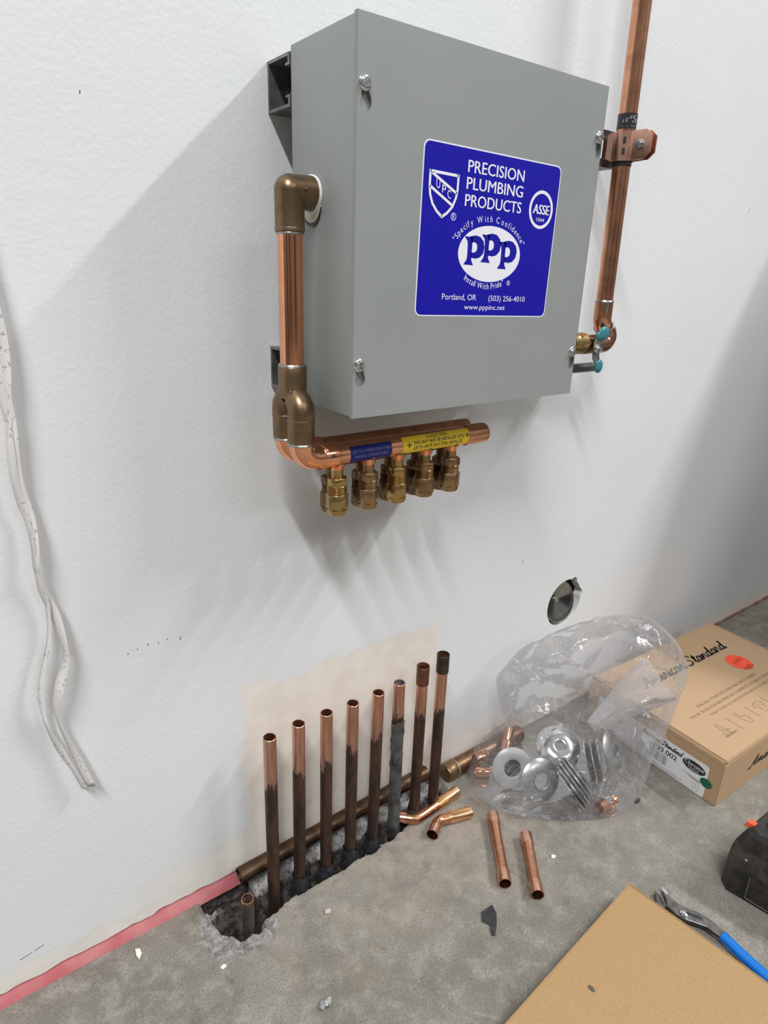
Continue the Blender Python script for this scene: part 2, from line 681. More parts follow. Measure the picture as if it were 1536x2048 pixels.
M_brass_d = mat('tarnished_brass', (.40, .27, .14), .33, 1.0, col2=(.31, .185, .105), scale=90)
M_solder = mat('solder', (.50, .49, .47), .30, 1.0, col2=(.34, .33, .31), scale=300)
M_brass_shaded = mat('shaded_brown_brass', (.235, .150, .080), .36, 1.0, col2=(.17, .098, .052), scale=90)  # tarnished brass, darkened to put the back row's shade into its colour
M_white = mat('white_gasket', (.86, .86, .85), .5)
M_ivory = mat('ivory_grommet', (.66, .63, .50), .6)
M_black = mat('black_plastic', (.018, .018, .02), .42, col2=(.035, .034, .036), scale=90)
M_blue = mat('blue_decal', (.012, .010, .34), .14, spec=.28)
M_decalwhite = mat('decal_white', (.80, .79, .86), .25)
M_decalblue = mat('decal_blue_ink', (.012, .010, .32), .25, spec=.28)
M_navy = mat('navy_sticker', (.012, .016, .17), .3, spec=.3)
M_navytext = mat('pale_blue_ink', (.20, .22, .42), .4)
M_yellow = mat('yellow_sticker', (.86, .60, .03), .35)
M_ink = mat('black_ink', (.02, .018, .018), .6)
M_brownink = mat('brown_ink', (.20, .12, .065), .7)
M_teal = mat('teal_vinyl', (.022, .165, .195), .33, col2=(.035, .20, .235), scale=120)
M_tapeblack = mat('black_tape', (.022, .021, .026), .35)
M_greyink = mat('grey_ink', (.30, .31, .32), .5)
M_card = mat('kraft_cardboard', (.430, .285, .168), .82, col2=(.475, .318, .190), scale=600, detail=3, bump=.05, bscale=1100, spec=.25)
M_card2 = mat('plain_cardboard', (.345, .222, .105), .82, col2=(.395, .255, .122), scale=620, detail=3, bump=.05, bscale=1200, spec=.25)
M_cardedge = mat('cardboard_edge', (.30, .18, .095), .9)
M_paper = mat('white_paper_label', (.76, .75, .75), .55)
M_greyprint = mat('grey_print', (.30, .30, .31), .6)
M_orange = mat('orange_red_sticker', (.86, .085, .035), .5)
M_green = mat('green_sticker', (.004, .115, .05), .5)
M_pen = mat('dark_pen', (.23, .02, .015), .6)
M_tool = mat('scuffed_black_plastic', (.010, .009, .009), .40, col2=(.030, .026, .023), scale=75, detail=7, bump=.12, bscale=200)
M_toolgrey = mat('dusty_grey_plastic', (.026, .025, .023), .42, col2=(.060, .053, .046), scale=60, detail=7)
M_toolred = mat('red_plastic', (.22, .018, .018), .5, col2=(.15, .015, .015), scale=80)
M_toolorange = mat('orange_plastic', (.62, .10, .035), .5)
M_bluegrip = mat('blue_grip', (.003, .155, .56), .32)
M_scrap = mat('black_rubber', (.016, .017, .019), .55, col2=(.03, .03, .033), scale=150)
M_stone = mat('stone_grey', (.30, .28, .25), .9, col2=(.46, .45, .42), scale=190, bump=.4)
M_chip = mat('cream_chip', (.80, .77, .64), .7)
M_nylon = mat('pale_nylon', (.50, .50, .495), .35, .35, col2=(.58, .58, .575), scale=40)

def tape_print():
    t = NT('printed_tape')
    c = t.mix(t.ss(t.noise(7, 4), .35, .65), (.80, .775, .755), (.70, .665, .64))
    m = t.math('MULTIPLY', t.ss(t.noise(420, 2, .5, vec=t.coord((1, .5, .6))), .60, .64), t.ss(t.noise(9, 2, vec=t.coord((.2, .2, 2.2))), .42, .54))
    c = t.mix(t.math('MULTIPLY', m, .6), c, (.26, .22, .235))
    t.set('Base Color', c).set('Roughness', .38)
    return t.m

def bag_film(name, haze):
    t = NT(name)
    nt = t.t
    out = nt.nodes['Material Output']
    nt.nodes.remove(t.b)
    tr = t.n('ShaderNodeBsdfTransparent')
    tr.inputs[0].default_value = (.97, .97, .975, 1)
    di = t.n('ShaderNodeBsdfDiffuse')
    di.inputs[0].default_value = (.86, .85, .86, 1)
    tl = t.n('ShaderNodeBsdfTranslucent')
    tl.inputs[0].default_value = (.86, .85, .86, 1)
    gl = t.n('ShaderNodeBsdfGlossy')
    gl.inputs['Roughness'].default_value = .08
    bp = t.n('ShaderNodeBump')
    bp.inputs['Strength'].default_value = .55
    bp.inputs['Distance'].default_value = .0025
    wr = t.noise(26, 4, .55, vec=t.coord((1, 1, .7)), dist=1.6)
    wr2 = t.noise(75, 3, .5, dist=.8)
    rid = t.math('ABSOLUTE', t.math('SUBTRACT', wr, .5))
    h = t.math('ADD', rid, t.math('MULTIPLY', wr2, .18))
    t.l(h, bp.inputs['Height'])
    for nd in (gl, di):
        t.l(bp.outputs[0], nd.inputs['Normal'])
    mw = t.n('ShaderNodeMixShader')
    mw.inputs[0].default_value = .5
    t.l(di.outputs[0], mw.inputs[1])
    t.l(tl.outputs[0], mw.inputs[2])
    lw = t.n('ShaderNodeLayerWeight')
    lw.inputs['Blend'].default_value = .32
    t.l(bp.outputs[0], lw.inputs['Normal'])
    milk = t.math('ADD', t.math('MULTIPLY', t.ss(rid, .022, .0), .16), t.math('MULTIPLY', t.math('POWER', lw.outputs['Facing'], 3.0), .40))
    milk = t.math('ADD', milk, haze)
    milk = t.math('ADD', milk, t.math('MULTIPLY', t.ss(t.noise(9, 3), .45, .7), .08))
    m1 = t.n('ShaderNodeMixShader')
    t.l(milk, m1.inputs[0])
    t.l(tr.outputs[0], m1.inputs[1])
    t.l(mw.outputs[0], m1.inputs[2])
    m2 = t.n('ShaderNodeMixShader')
    fr = t.math('ADD', t.math('MULTIPLY', lw.outputs['Fresnel'], .38), .012)
    t.l(fr, m2.inputs[0])
    t.l(m1.outputs[0], m2.inputs[1])
    t.l(gl.outputs[0], m2.inputs[2])
    t.l(m2.outputs[0], out.inputs['Surface'])
    return t.m

M_tape = tape_print()
M_bag = bag_film('clear_plastic_film', .10)
M_bag2 = bag_film('folded_plastic_film', .28)

# ------------------------------------------------------------------ the setting
def N3(x, y, z, s):
    return noise.noise(Vector((x * s, y * s, z * s)))

def build_wall():
    bm = NB()
    low = []
    x = -3.0
    xs = [-3.0, -1.0, -.6]
    q = -.42
    while q < .32:
        xs.append(q)
        q += .008
    xs += [.6, 1.5, 4.5]
    for x in xs:
        z = .0205 if x < -.072 else .0025
        if -.43 < x < .33:
            z += .003 * N3(x, 0, 0, 40) + .0022 * N3(x, 1, 0, 130)
            if -.20 < x < -.10:
                z += .005 * math.sin((x + .20) / .10 * pi) * (0.5 + N3(x, 2, 0, 60))
        low.append((x, z))
    outer = low + [(4.5, 4.2), (-3.0, 4.2)]
    hole = []
    for k in range(44):
        a = 2 * pi * k / 44
        r = .0445 + .0007 * N3(math.cos(a), math.sin(a), 0, 3)
        if 0.05 < a < 0.35:
            r += .004
        if 0.9 < a < 1.15:
            r += .005
        hole.append((.5535 + r * math.cos(a), .2385 + r * math.sin(a)))
    holed(outer, [hole], lambda a, b: Vector((a, 0, b)), bm, 0, dirv=(0, .016, 0), hole_mi=1)
    # dark stud cavity behind the hole
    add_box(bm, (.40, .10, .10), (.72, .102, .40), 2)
    # pencil and scuff marks on the paint
    def mark(x0, z0, x1, z1, w):
        d = Vector((x1 - x0, 0, z1 - z0)).normalized()
        n = Vector((-d.z, 0, d.x)) * w
        a = Vector((x0, -.00025, z0))
        b = Vector((x1, -.00025, z1))
        f = bm.faces.new([bm.verts.new(a - n), bm.verts.new(b - n), bm.verts.new(b + n), bm.verts.new(a + n)])
        f.material_index = 3
    mark(-.3293, .0551, -.317, .0572, .0004)
    mark(-.3145, .0578, -.3049, .0600, .0004)
    for x, z, l in ((-.1245, .3898, .004), (.9187, .8934, .006), (-.165, .9, .0025), (.43, .345, .006), (-.1800, .3905, .0022), (-.1700, .3930, .0016), (-.1590, .3945, .0030), (-.1480, .3930, .0020), (-.1380, .3945, .0014), (.30, .99, .005)):
        mark(x, z, x + .2 * l, z + l, .0004)
    struct('wall_back', bm, [M_wall, M_edge, M_void, M_pencil])

TR = [(-.134, .012), (-.131, -.030), (-.1235, -.061), (-.1040, -.0815), (-.0830, -.0790), (-.066, -.0715), (-.0500, -.0685),
      (-.0193, -.0675), (.0289, -.0655), (.0793, -.0645), (.1396, -.0655), (.1700, -.0560), (.2169, -.0500), (.2500, -.0480),
      (.2700, -.0340), (.2780, .012)]

def poly_sd(x, y):
    """Signed distance (positive inside) to the cavity outline."""
    ins = False
    best = 9
    n = len(TR)
    for i in range(n):
        x0, y0 = TR[i]
        x1, y1 = TR[(i + 1) % n]
        if (y0 > y) != (y1 > y) and x < (x1 - x0) * (y - y0) / (y1 - y0) + x0:
            ins = not ins
        dx, dy = x1 - x0, y1 - y0
        t = max(0, min(1, ((x - x0) * dx + (y - y0) * dy) / (dx * dx + dy * dy)))
        best = min(best, math.hypot(x - x0 - t * dx, y - y0 - t * dy))
    return best if ins else -best

STX = [-.0445, -.0055, .0335, .0725, .1135, .1500, .1895, .2265]

def build_floor():
    bm = NB()
    x0, x1, y0, y1, st = -.20, .34, -.13, .05, .0026
    nx = round((x1 - x0) / st)
    ny = round((y1 - y0) / st)
    g = []
    for j in range(ny + 1):
        row = []
        for i in range(nx + 1):
            x = x0 + (x1 - x0) * i / nx
            y = y0 + (y1 - y0) * j / ny
            sd = poly_sd(x, y) + .006 * N3(x, y, 0, 55) + .003 * N3(x, y, 3, 160)
            z = 0
            edge = min(i, j, nx - i, ny - j)
            if edge > 2:
                if sd > 0:
                    t = min(1, sd / .010)
                    t = t * t * (3 - 2 * t)
                    d = .024 + .016 * N3(x, y, 5, 28)
                    for px in STX + [-.084]:
                        rr = math.hypot(x - px, y + .047)
                        d += .018 * max(0, 1 - rr / .022)
                    rr = math.hypot(x + .1, y + .05)
                    d += .02 * max(0, 1 - rr / .035)
                    if x > -.06:
                        d *= 1 - .75 * max(0, min(1, (y + .030) / .018))
                    z = -t * (max(.003, d) + .005 * N3(x, y, 7, 110) + .0025 * N3(x, y, 8, 300))
                elif sd > -.02:
                    k = 1 + sd / .02
                    z = .0016 * k * (N3(x, y, 2, 90) + .6 * N3(x, y, 2, 260))
                    if x < -.07:
                        z += .004 * k * max(0, N3(x, y, 4, 70) + .25)
            row.append(bm.verts.new((x, y, z)))
        g.append(row)
    for j in range(ny):
        for i in range(nx):
            bm.faces.new((g[j][i], g[j][i + 1], g[j + 1][i + 1], g[j + 1][i]))
    X0, X1, Y0, Y1 = -4, 6, -7, .3
    c = [bm.verts.new(p) for p in ((X0, Y0, 0), (X1, Y0, 0), (X1, Y1, 0), (X0, Y1, 0))]
    def side(a, b, chain):
        bm.faces.new([a, b] + chain[::-1])
    side(c[0], c[1], g[0])
    side(c[1], c[2], [r[-1] for r in g])
    side(c[2], c[3], g[-1][::-1])
    side(c[3], c[0], [r[0] for r in g][::-1])
    bmesh.ops.triangulate(bm, faces=[f for f in bm.faces if len(f.verts) > 4])
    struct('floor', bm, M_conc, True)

def build_sill():
    bm = NB()
    n = 180
    A = []
    for i in range(n + 1):
        x = -.9 + .834 * i / n
        b = .0015 * N3(x, 0, 9, 50)
        A.append([bm.verts.new((x, .018, -.004)), bm.verts.new((x, -.002 + b, -.004)), bm.verts.new((x, -.0005 + b, .008)),
                  bm.verts.new((x, .0045 + b * .6, .0195)), bm.verts.new((x, .006, .026)), bm.verts.new((x, .018, .026))])
    for a, b in zip(A, A[1:]):
        for k in range(6):
            bm.faces.new((a[k], a[(k + 1) % 6], b[(k + 1) % 6], b[k]))
    bm.faces.new(A[0]); bm.faces.new(A[-1][::-1])
    struct('trim_1', bm, M_pink, True)
    bm = NB()
    add_box(bm, (.62, -.0035, -.004), (3.2, .018, .0065), 0, .0012)
    struct('trim_2', bm, mat('brown_sealant', (.20, .085, .07), .8, col2=(.33, .21, .18), scale=20), True)

build_wall()
build_floor()
build_sill()

# ------------------------------------------------------------------ the grey distribution cabinet
CW, CZ0, CZ1, CYB, CYF = .3021, .6506, .9557, -.0425, -.1472
cab = thing('distribution_cabinet', 'square grey steel cabinet with a blue label mounted high on the white wall', 'cabinet', (.151, -.0425, .6506))
bm = NB()
add_box(bm, (.0006, CYF + .0032, CZ0 + .0006), (CW - .0006, CYB, CZ1 - .0006), 0, .0012)
cab_body = part('body', bm, M_grey, cab)

SCREWS = [(.0073, .9103), (.0063, .6974), (.2958, .9103), (.2963, .6974)]
def keyhole(cx, cz):
    p = []
    for k in range(25):
        a = R(-210 + 240 * k / 24)
        p.append((cx + .0015 + .0052 * math.cos(a), cz - .0125 + .0062 * math.sin(a)))
    p += [(cx + .0030, cz - .003), (cx + .0026, cz + .002), (cx - .0026, cz + .002), (cx - .0028, cz - .003)]
    return p
bm = NB()
holed([(0, CZ0), (CW, CZ0), (CW, CZ1), (0, CZ1)], [keyhole(x, z) for x, z in SCREWS],
      lambda a, b: Vector((a, CYF, b)), bm, 0, dirv=(0, .0030, 0), hole_mi=1)
# folded rim of the cover
add_box(bm, (-.0004, CYF + .0002, CZ0), (.0006, CYF + .004, CZ1))
add_box(bm, (CW - .0006, CYF + .0002, CZ0), (CW + .0004, CYF + .004, CZ1))
part('front_cover', bm, [M_grey, M_greyshade], cab, smooth=False)

for i, (x, z) in enumerate(SCREWS):
    bm = NB()
    Mx = axis_matrix((x, CYF, z), (0, -1, 0))
    lathe(bm, [(0, -.001), (.0056, -.001), (.0057, .0006), (.0048, .0013), (.0036, .0015)], Mx, 24)
    prism(bm, ngon(6, .0040, .3 + i), Mx @ Matrix.Translation((0, 0, .0012)), .0026, bevel=.0003)
    t = bmesh.new()
    bmesh.ops.create_cube(t, size=1)
    join(bm, t, 1, Mx @ Matrix.Translation((0, 0, .0038)) @ Matrix.Rotation(.7 + i, 4, 'Z') @ Matrix.Diagonal((.006, .0009, .0006, 1)))
    part('screw', bm, [M_zinc, M_darksteel], cab, label='shiny zinc hex washer screw')

# blue decal -----------------------------------------------------
LA = R(-0.9)
def LP(dy):
    def f(x, y):       # label millimetres -> world, on the cover's front
        x, y = x / 1000, y / 1000
        return Vector((.1555 + x * math.cos(LA) - y * math.sin(LA), CYF - dy, .8084 + x * math.sin(LA) + y * math.cos(LA)))
    return f
bm = NB()
def plate(bm, poly, f, th, mi=0):
    fr = [bm.verts.new(f(x, y)) for x, y in poly]
    bk = [bm.verts.new(v.co + Vector((0, th, 0))) for v in fr]
    bm.faces.new(fr).material_index = mi
    n = len(fr)
    for i in range(n):
        bm.faces.new((fr[i], fr[(i + 1) % n], bk[(i + 1) % n], bk[i])).material_index = mi
plate(bm, rrect(-88.5, -71.3, 88, 71.3, 6.5), LP(.00015), .00015, 1)
plate(bm, rrect(-87.3, -70.1, 86.8, 70.1, 5.6), LP(.0003), .00012, 0)
decal = part('decal', bm, [M_blue, M_decalwhite], cab, smooth=False, label='glossy blue rounded label with white lettering and logos')

bm = NB()
f = LP(.00045)
text(bm, 'PRECISION', -37, 35.5, 51.9, 9.6, f)
text(bm, 'PLUMBING', -37.3, 35.8, 38.3, 9.6, f)
text(bm, 'PRODUCTS', -37.8, 35.6, 24.4, 9.6, f)
def bolder(bm, s, x0, x1, y, h):
    text(bm, s, x0 + .35, x1 + .35, y, h, LP(.00046))
bolder(bm, 'PRECISION', -37, 35.5, 51.9, 9.6)
bolder(bm, 'PLUMBING', -37.3, 35.8, 38.3, 9.6)
bolder(bm, 'PRODUCTS', -37.8, 35.6, 24.4, 9.6)
text(bm, 'Portland, OR', -57.3, -13.6, -56.3, 5.2, f)
text(bm, '(503) 256-4010', 3, 54.8, -56.5, 5.0, f)
text(bm, 'www.pppinc.net', -28.5, 27, -64.8, 4.6, f)
text_arc(bm, '"Specify With Confidence"', -1.5, -14.4, 45.5, 28.0, 163, 20, 5.4, f, wk=.85)
text_arc(bm, 'Install With Pride"', -1.5, -14.4, 45.0, 31.5, 227, 302, 5.4, f, flip=True, wk=.85)
ring2d(bm, 28.4, -39.2, 2.3, 2.3, .5, f, 20)
text(bm, 'R', 27.5, 29.4, -40.4, 2.4, f)
# shield with the diagonal band
sh = [(-81, 48.8), (-46.6, 48.3), (-46.6, 36.0), (-47.8, 29.5), (-51.5, 21.5), (-57.5, 15.8), (-64.2, 11.8), (-71.0, 16.0), (-76.8, 22.0), (-80.2, 30), (-81, 37)]
stroke(bm, [(-80, 47.8), (-47.6, 47.3)], 2.3, f, False)
stroke(bm, [(-80, 48.9), (-80.0, 37), (-79.0, 30.0), (-75.8, 22.8), (-70.2, 17.0), (-64.1, 13.0)], 2.3, f, False)
stroke(bm, [(-47.6, 48.4), (-47.7, 36), (-48.9, 29.8), (-52.3, 22.3), (-58.0, 16.8), (-64.5, 12.7)], 2.3, f, False)
stroke(bm, [(-77.8, 46.6), (-48.3, 33.2)], 2.3, f, False)
stroke(bm, [(-79.6, 36.2), (-53.2, 23.4)], 2.3, f, False)
for ch, x, y in (('U', -72.6, 36.2), ('P', -65.6, 32.6), ('C', -59.2, 29.4)):
    text(bm, ch, x, x + 4.3, y, 6.4, f, slope=-.35)
ring2d(bm, -50.2, 14.3, 3.2, 3.2, .6, f, 28)
text(bm, 'R', -51.4, -48.9, 12.5, 3.6, f)
# round seal
ring2d(bm, 64.2, 30.2, 17.3, 17.3, 3.0, f, 56)
for dx in (-.2, .15, .5):
    text(bm, 'ASSE', 52.6 + dx, 75.6 + dx, 26.3, 8.4, LP(.00045 + .00001 * dx), shear=.08)
text(bm, '1044', 58.8, 70.4, 19.5, 3.4, f)
flat(bm, ellipse(-.3, -14.4, 41.2, 24.8, 56), f)
part('lettering', bm, M_decalwhite, decal, smooth=False, label='white lettering, shield, seal and oval')

bm = NB()
f = LP(.0006)
def letter_p(bm, ox, oy, k=1.0):
    """A flared capital P with a splayed foot and an open bowl."""
    stem = [(2.6, 25.2), (9.8, 25.6), (9.8, 7.2), (10.2, 4.0), (13.0, 0), (0, 0.2), (3.6, 4.4), (4.2, 8), (4.0, 18), (3.2, 21.5), (0, 24.4), (.3, 25.8)]
    flat(bm, [(ox + x * k, oy + y * k) for x, y in stem], f)
    top = [(6.5, 25.6), (13, 27.0), (19.5, 26.2), (24.6, 22.4), (26.4, 17.0), (25.2, 11.4), (21.2, 7.6), (15.8, 6.2), (9.0, 6.8)]
    inn = [(9.1, 20.2), (12.0, 21.0), (14.6, 20.4), (16.3, 18.6), (16.8, 16.2), (16.3, 13.8), (14.5, 12.0), (12.0, 11.4), (9.1, 11.6)]
    a = [bm.verts.new(f(ox + x * k, oy + y * k)) for x, y in top]
    b = [bm.verts.new(f(ox + x * k, oy + y * k)) for x, y in inn]
    for i in range(len(a) - 1):
        bm.faces.new((a[i], a[i + 1], b[i + 1], b[i]))
letter_p(bm, -34.0, -25.0, .96)
letter_p(bm, -12.4, -21.9, .96)
letter_p(bm, 10.4, -26.6, .96)
part('logo_letter', bm, M_decalblue, decal, smooth=False, label='three blue flared capital letters in the white oval')

# ------------------------------------------------------------------ strut channels
def strut(z0, x0, x1, label):
    t = thing('strut_channel', label, 'metal channel', ((x0 + x1) / 2, -.02, z0), 'strut channels behind the cabinet')
    bm = NB()
    h, d, th = .0412, .0412, .0026
    prof = [(0, 0), (0, h), (-d, h), (-d, h - .0095), (-d + .007, h - .0095), (-d + .007, h - .0075), (-d + th, h - .0075), (-d + th, h - th),
            (-th, h - th), (-th, th), (-d + th, th), (-d + th, .0075), (-d + .007, .0075), (-d + .007, .0095), (-d, .0095), (-d, 0)]
    a = [bm.verts.new((x0, y, z0 + z)) for y, z in prof]
    b = [bm.verts.new((x1, y, z0 + z)) for y, z in prof]
    n = len(a)
    for i in range(n):
        bm.faces.new((a[i], a[(i + 1) % n], b[(i + 1) % n], b[i]))
    bm.faces.new(a)
    bm.faces.new(b[::-1])
    part('channel', bm, M_galv, t, smooth=False)
    bm = NB()
    Mx = axis_matrix((x0 + .03, -.0028, z0 + .0206), (0, -1, 0))
    lathe(bm, [(0, 0), (.011, 0), (.011, .0018), (.006, .0018)], Mx, 24)
    prism(bm, ngon(6, .0075), Mx @ Matrix.Translation((0, 0, .0015)), .007, bevel=.0005)
    part('wall_bolt', bm, M_zinc, t)
strut(.9095, .0, .4705, 'grey steel strut channel behind the top of the cabinet, reaching right to the pipe clamp')
strut(.6585, -.005, .395, 'grey steel strut channel behind the cabinet foot, its end beside the bronze wye')

# ------------------------------------------------------------------ the copper manifold
man = thing('pipe_manifold', 'copper and bronze manifold with two tubes and ten brass outlets hung under the grey cabinet', 'pipe manifold', (-.0255, -.085, .6))
RX, RY = -.0258, -.085
FY, BY = -.0995, -.0705
TZ = .6044
JX, EX = .0125, .2155
# riser
bm = NB()
sweep(bm, [(RX, RY, .683), (RX, RY, .812)], .0111, 32)
part('riser_pipe', bm, M_copper, man)
# elbow into the cabinet side
bm = NB()
sweep(bm, [(RX, RY, .8055), (RX, RY, .8372)], .0128, 36, caps=False)
sweep(bm, [(RX, RY, .8372), (-.017, RY + .001, .8370), (-.0045, RY + .002, .8368), (-.0038, RY + .002, .8368)], [.0128, .0135, .0142, .0138], 36)
t_ = bmesh.new()
bmesh.ops.create_uvsphere(t_, u_segments=36, v_segments=18, radius=.0129)
join(bm, t_, 0, Matrix.Translation((RX, RY, .8372)))
sweep(bm, [(RX, RY, .8052), (RX, RY, .8075), (RX, RY, .8085)], [.0130, .0131, .0128], 32)
lathe(bm, [(0, .003), (.0012, .0025), (.0018, 0)], axis_matrix((RX + .009, RY - .0122, .838), (.3, -1, .1)), 12)
el = part('elbow', bm, M_bronze, man, label='dull cast bronze elbow into the cabinet side')
bm = NB()
lathe(bm, [(.0115, 0), (.0156, 0), (.0160, .0008), (.0160, .0032), (.0154, .0040), (.0115, .0040)], axis_matrix((.0002, RY + .0045, .8362), (-1, 0, 0)), 36, closed=True)
part('gasket', bm, M_white, el, label='white round gasket')
bm = NB()
lathe(bm, [(.0, .0), (.0150, 0), (.0152, .0015), (.0, .0018)], axis_matrix((.0004, RY + .0060, .8292), (-1, 0, 0)), 36)
part('grommet', bm, M_ivory, el, label='ivory grommet under the gasket')
bm = NB()
lathe(bm, [(.0, .0), (.0152, 0), (.0153, .0012), (.0, .0014)], axis_matrix((.0004, RY + .0065, .8262), (-1, 0, 0)), 36)
part('knockout', bm, M_black, el, label='black gap below the gasket')

def solder_ring(parent, p, d, r, name='solder_ring'):
    bm = NB()
    lathe(bm, [(r - .0012, -.0016), (r + .0004, -.0014), (r + .0010, 0), (r + .0002, .0016), (r - .0012, .0018)], axis_matrix(p, d), 32, closed=True)
    return part(name, bm, M_solder, parent, label='silvery solder joint')

solder_ring(man, (RX, RY, .8042), (0, 0, 1), .0115)
solder_ring(man, (RX, RY, .6915), (0, 0, 1), .0122)

# bronze wye
bm = NB()
sweep(bm, [(RX, RY, .6905), (RX, RY, .690), (RX, RY, .672), (RX, RY, .662)], [.0130, .0133, .0131, .0120], 36)
for yy in (FY, BY):
    s = yy - RY
    pts = [(RX, RY + s * .30, .6635), (RX, RY + s * .72, .6600), (RX, RY + s * 1.0, .6545), (RX, RY + s * 1.06, .6485), (RX, yy, .6435), (RX, yy, .640)]
    sweep(bm, pts, [.0108, .0120, .0127, .0129, .0128, .0128], 36)
    sweep(bm, [(RX, yy, .6445), (RX, yy, .6432), (RX, yy, .6425), (RX, yy, .6412)], [.0128, .01345, .01345, .0128], 36)
    sweep(bm, [(RX, yy, .642), (RX, yy, .6230), (RX, yy, .6218)], [.0129, .0129, .0126], 36)
lathe(bm, [(0, .0028), (.0012, .0022), (.002, 0)], axis_matrix((RX - .008, RY - .0105, .669), (-.5, -1, 0)), 12)
part('wye', bm, M_bronze, man, label='dull cast bronze wye splitting to two legs')

def nut_fitting(x, y, tone, ph, drop=0.0):
    bm = NB()
    lathe(bm, [(.0098, .5985), (.0074, .5945), (.0060, .5915), (.0060, .5825 - drop), (.0064, .5805 - drop)], Matrix.Translation((x, y, 0)), 28)
    prism(bm, ngon(6, .0110, ph), Matrix.Translation((x, y, .5735 - drop)), .0078, bevel=.0002)
    prof = [(.0094, .5738 - drop)]
    z = .5730 - drop
    while z > .5630 - drop:
        prof += [(.0102, z), (.0093, z - .0007)]
        z -= .0014
    prof += [(.0, .560 - drop)]
    lathe(bm, prof, Matrix.Translation((x, y, 0)), 28)
    ft = part('outlet_fitting', bm, tone, man, label='brass compression outlet')
    bm = NB()
    prism(bm, ngon(6, .0119, ph + .25), Matrix.Translation((x, y, .5475 - drop)), .0168, bevel=.0002)
    lathe(bm, [(.0108, .5482 - drop), (.0107, .5445 - drop), (.0098, .5430 - drop), (.0082, .5435 - drop), (.0082, .5478 - drop)], Matrix.Translation((x, y, 0)), 28)
    part('compression_nut', bm, tone, ft)

def wrap(y0, R0):
    """Map (x mm, arc mm) onto the front of a horizontal tube; arc 0 faces the room, up is positive."""
    def f(x, s):
        a = s / 1000 / R0
        return Vector((x / 1000, y0 - R0 * math.cos(a), TZ + R0 * math.sin(a)))
    return f

def wrapped_label(x0, x1, s0, s1, y0, r, name, m, parent, label):
    bm = NB()
    f = wrap(y0, r)
    n = 16
    a = [[bm.verts.new(f(x, s0 + (s1 - s0) * k / n)) for k in range(n + 1)] for x in (x0, x1)]
    for k in range(n):
        bm.faces.new((a[0][k], a[1][k], a[1][k + 1], a[0][k + 1]))
    return part(name, bm, m, parent, label=label)

for yy in (FY, BY):
    bm = NB()
    sweep(bm, [(JX - .004, yy, TZ), (EX - .0035, yy, TZ), (EX - .0012, yy, TZ), (EX, yy, TZ)], [.0111, .0111, .0106, .0088], 36)
    for k in range(5):     # drawn collars over the outlets
        lathe(bm, [(.0086, TZ - .0085), (.0074, TZ - .0112), (.0066, TZ - .0135), (.0060, TZ - .0150)], Matrix.Translation((.0145 + .038 * k + (0 if yy == FY else .0115), yy, 0)), 24)
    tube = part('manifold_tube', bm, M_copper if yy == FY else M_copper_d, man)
    if yy == FY:
        bm = NB()
        sweep(bm, [(.183, yy, TZ), (EX - .0035, yy, TZ), (EX - .0008, yy, TZ), (EX + .0005, yy, TZ)], [.01185, .01185, .0112, .009], 36)
        part('end_cap', bm, M_copper_d, tube)
    bm = NB()
    pts = fillet([(RX, yy, .626), (RX, yy, TZ), (JX - .001, yy, TZ)], .0165, 12)
    sweep(bm, pts, .0118, 32)
    sweep(bm, [(-.005, yy, TZ), (-.004, yy, TZ), (JX - .001, yy, TZ), (JX, yy, TZ)], [.0119, .0126, .0126, .0118], 32)
    part('elbow', bm, M_copper, man)
    solder_ring(man, (RX, yy, .6205), (0, 0, 1), .0120)
    if yy == FY:
        lb = wrapped_label(23.6, 74.4, -8.5, 9.5, yy, .01125, 'blue_sticker', M_navy, tube, 'dark blue sticker with pale text')
        bm = NB()
        f = wrap(yy, .01135)
        text(bm, 'USE TWO WRENCHES WHEN', 25, 73, 1.6, 3.1, f)
        text(bm, 'MAKING CONNECTIONS', 29, 69, -3.6, 3.1, f)
        part('sticker_print', bm, M_navytext, tube, smooth=False, label='pale blue print')
        wrapped_label(88.5, 187.5, -8.5, 11.5, yy, .01195 if False else .01125, 'caution_sticker', M_yellow, tube, 'yellow caution sticker with black text')
        bm = NB()
        for e in (0, .28):
            g = lambda x, q, e=e: wrap(FY, .01135 + e * .00005)(x + e, q + e * .4)
            text(bm, 'CAUTION', 122, 150, 6.4, 3.9, g)
            text(bm, 'THIS UNIT MUST BE INSTALLED LEVEL', 102.5, 175, 1.3, 3.5, g)
            text(bm, 'CETTE UNITÉ DOIT ÊTRE INSTALLÉE', 102.5, 172, -3.9, 3.5, g)
        for cx, cy in ((97, 1.6), (179.5, 3.2)):
            for (a, b, c, d) in ((cx - 3, cy - .55, cx + 3, cy + .55), (cx - .55, cy + .55, cx + .55, cy + 3), (cx - .55, cy - 3, cx + .55, cy - .55)):
                flat(bm, [(a, b), (c, b), (c, d), (a, d)], f)
        part('caution_print', bm, M_ink, tube, smooth=False, label='black print and level marks')
for yy in (FY, BY):
    for k in range(5):
        nut_fitting(.0145 + .038 * k + (0 if yy == FY else .0115), yy, M_brass_shaded if yy == BY else (M_brass if k in (0, 2) else M_brass_d), .3 * k + (0 if yy == FY else .4), 0 if yy == FY else .008)

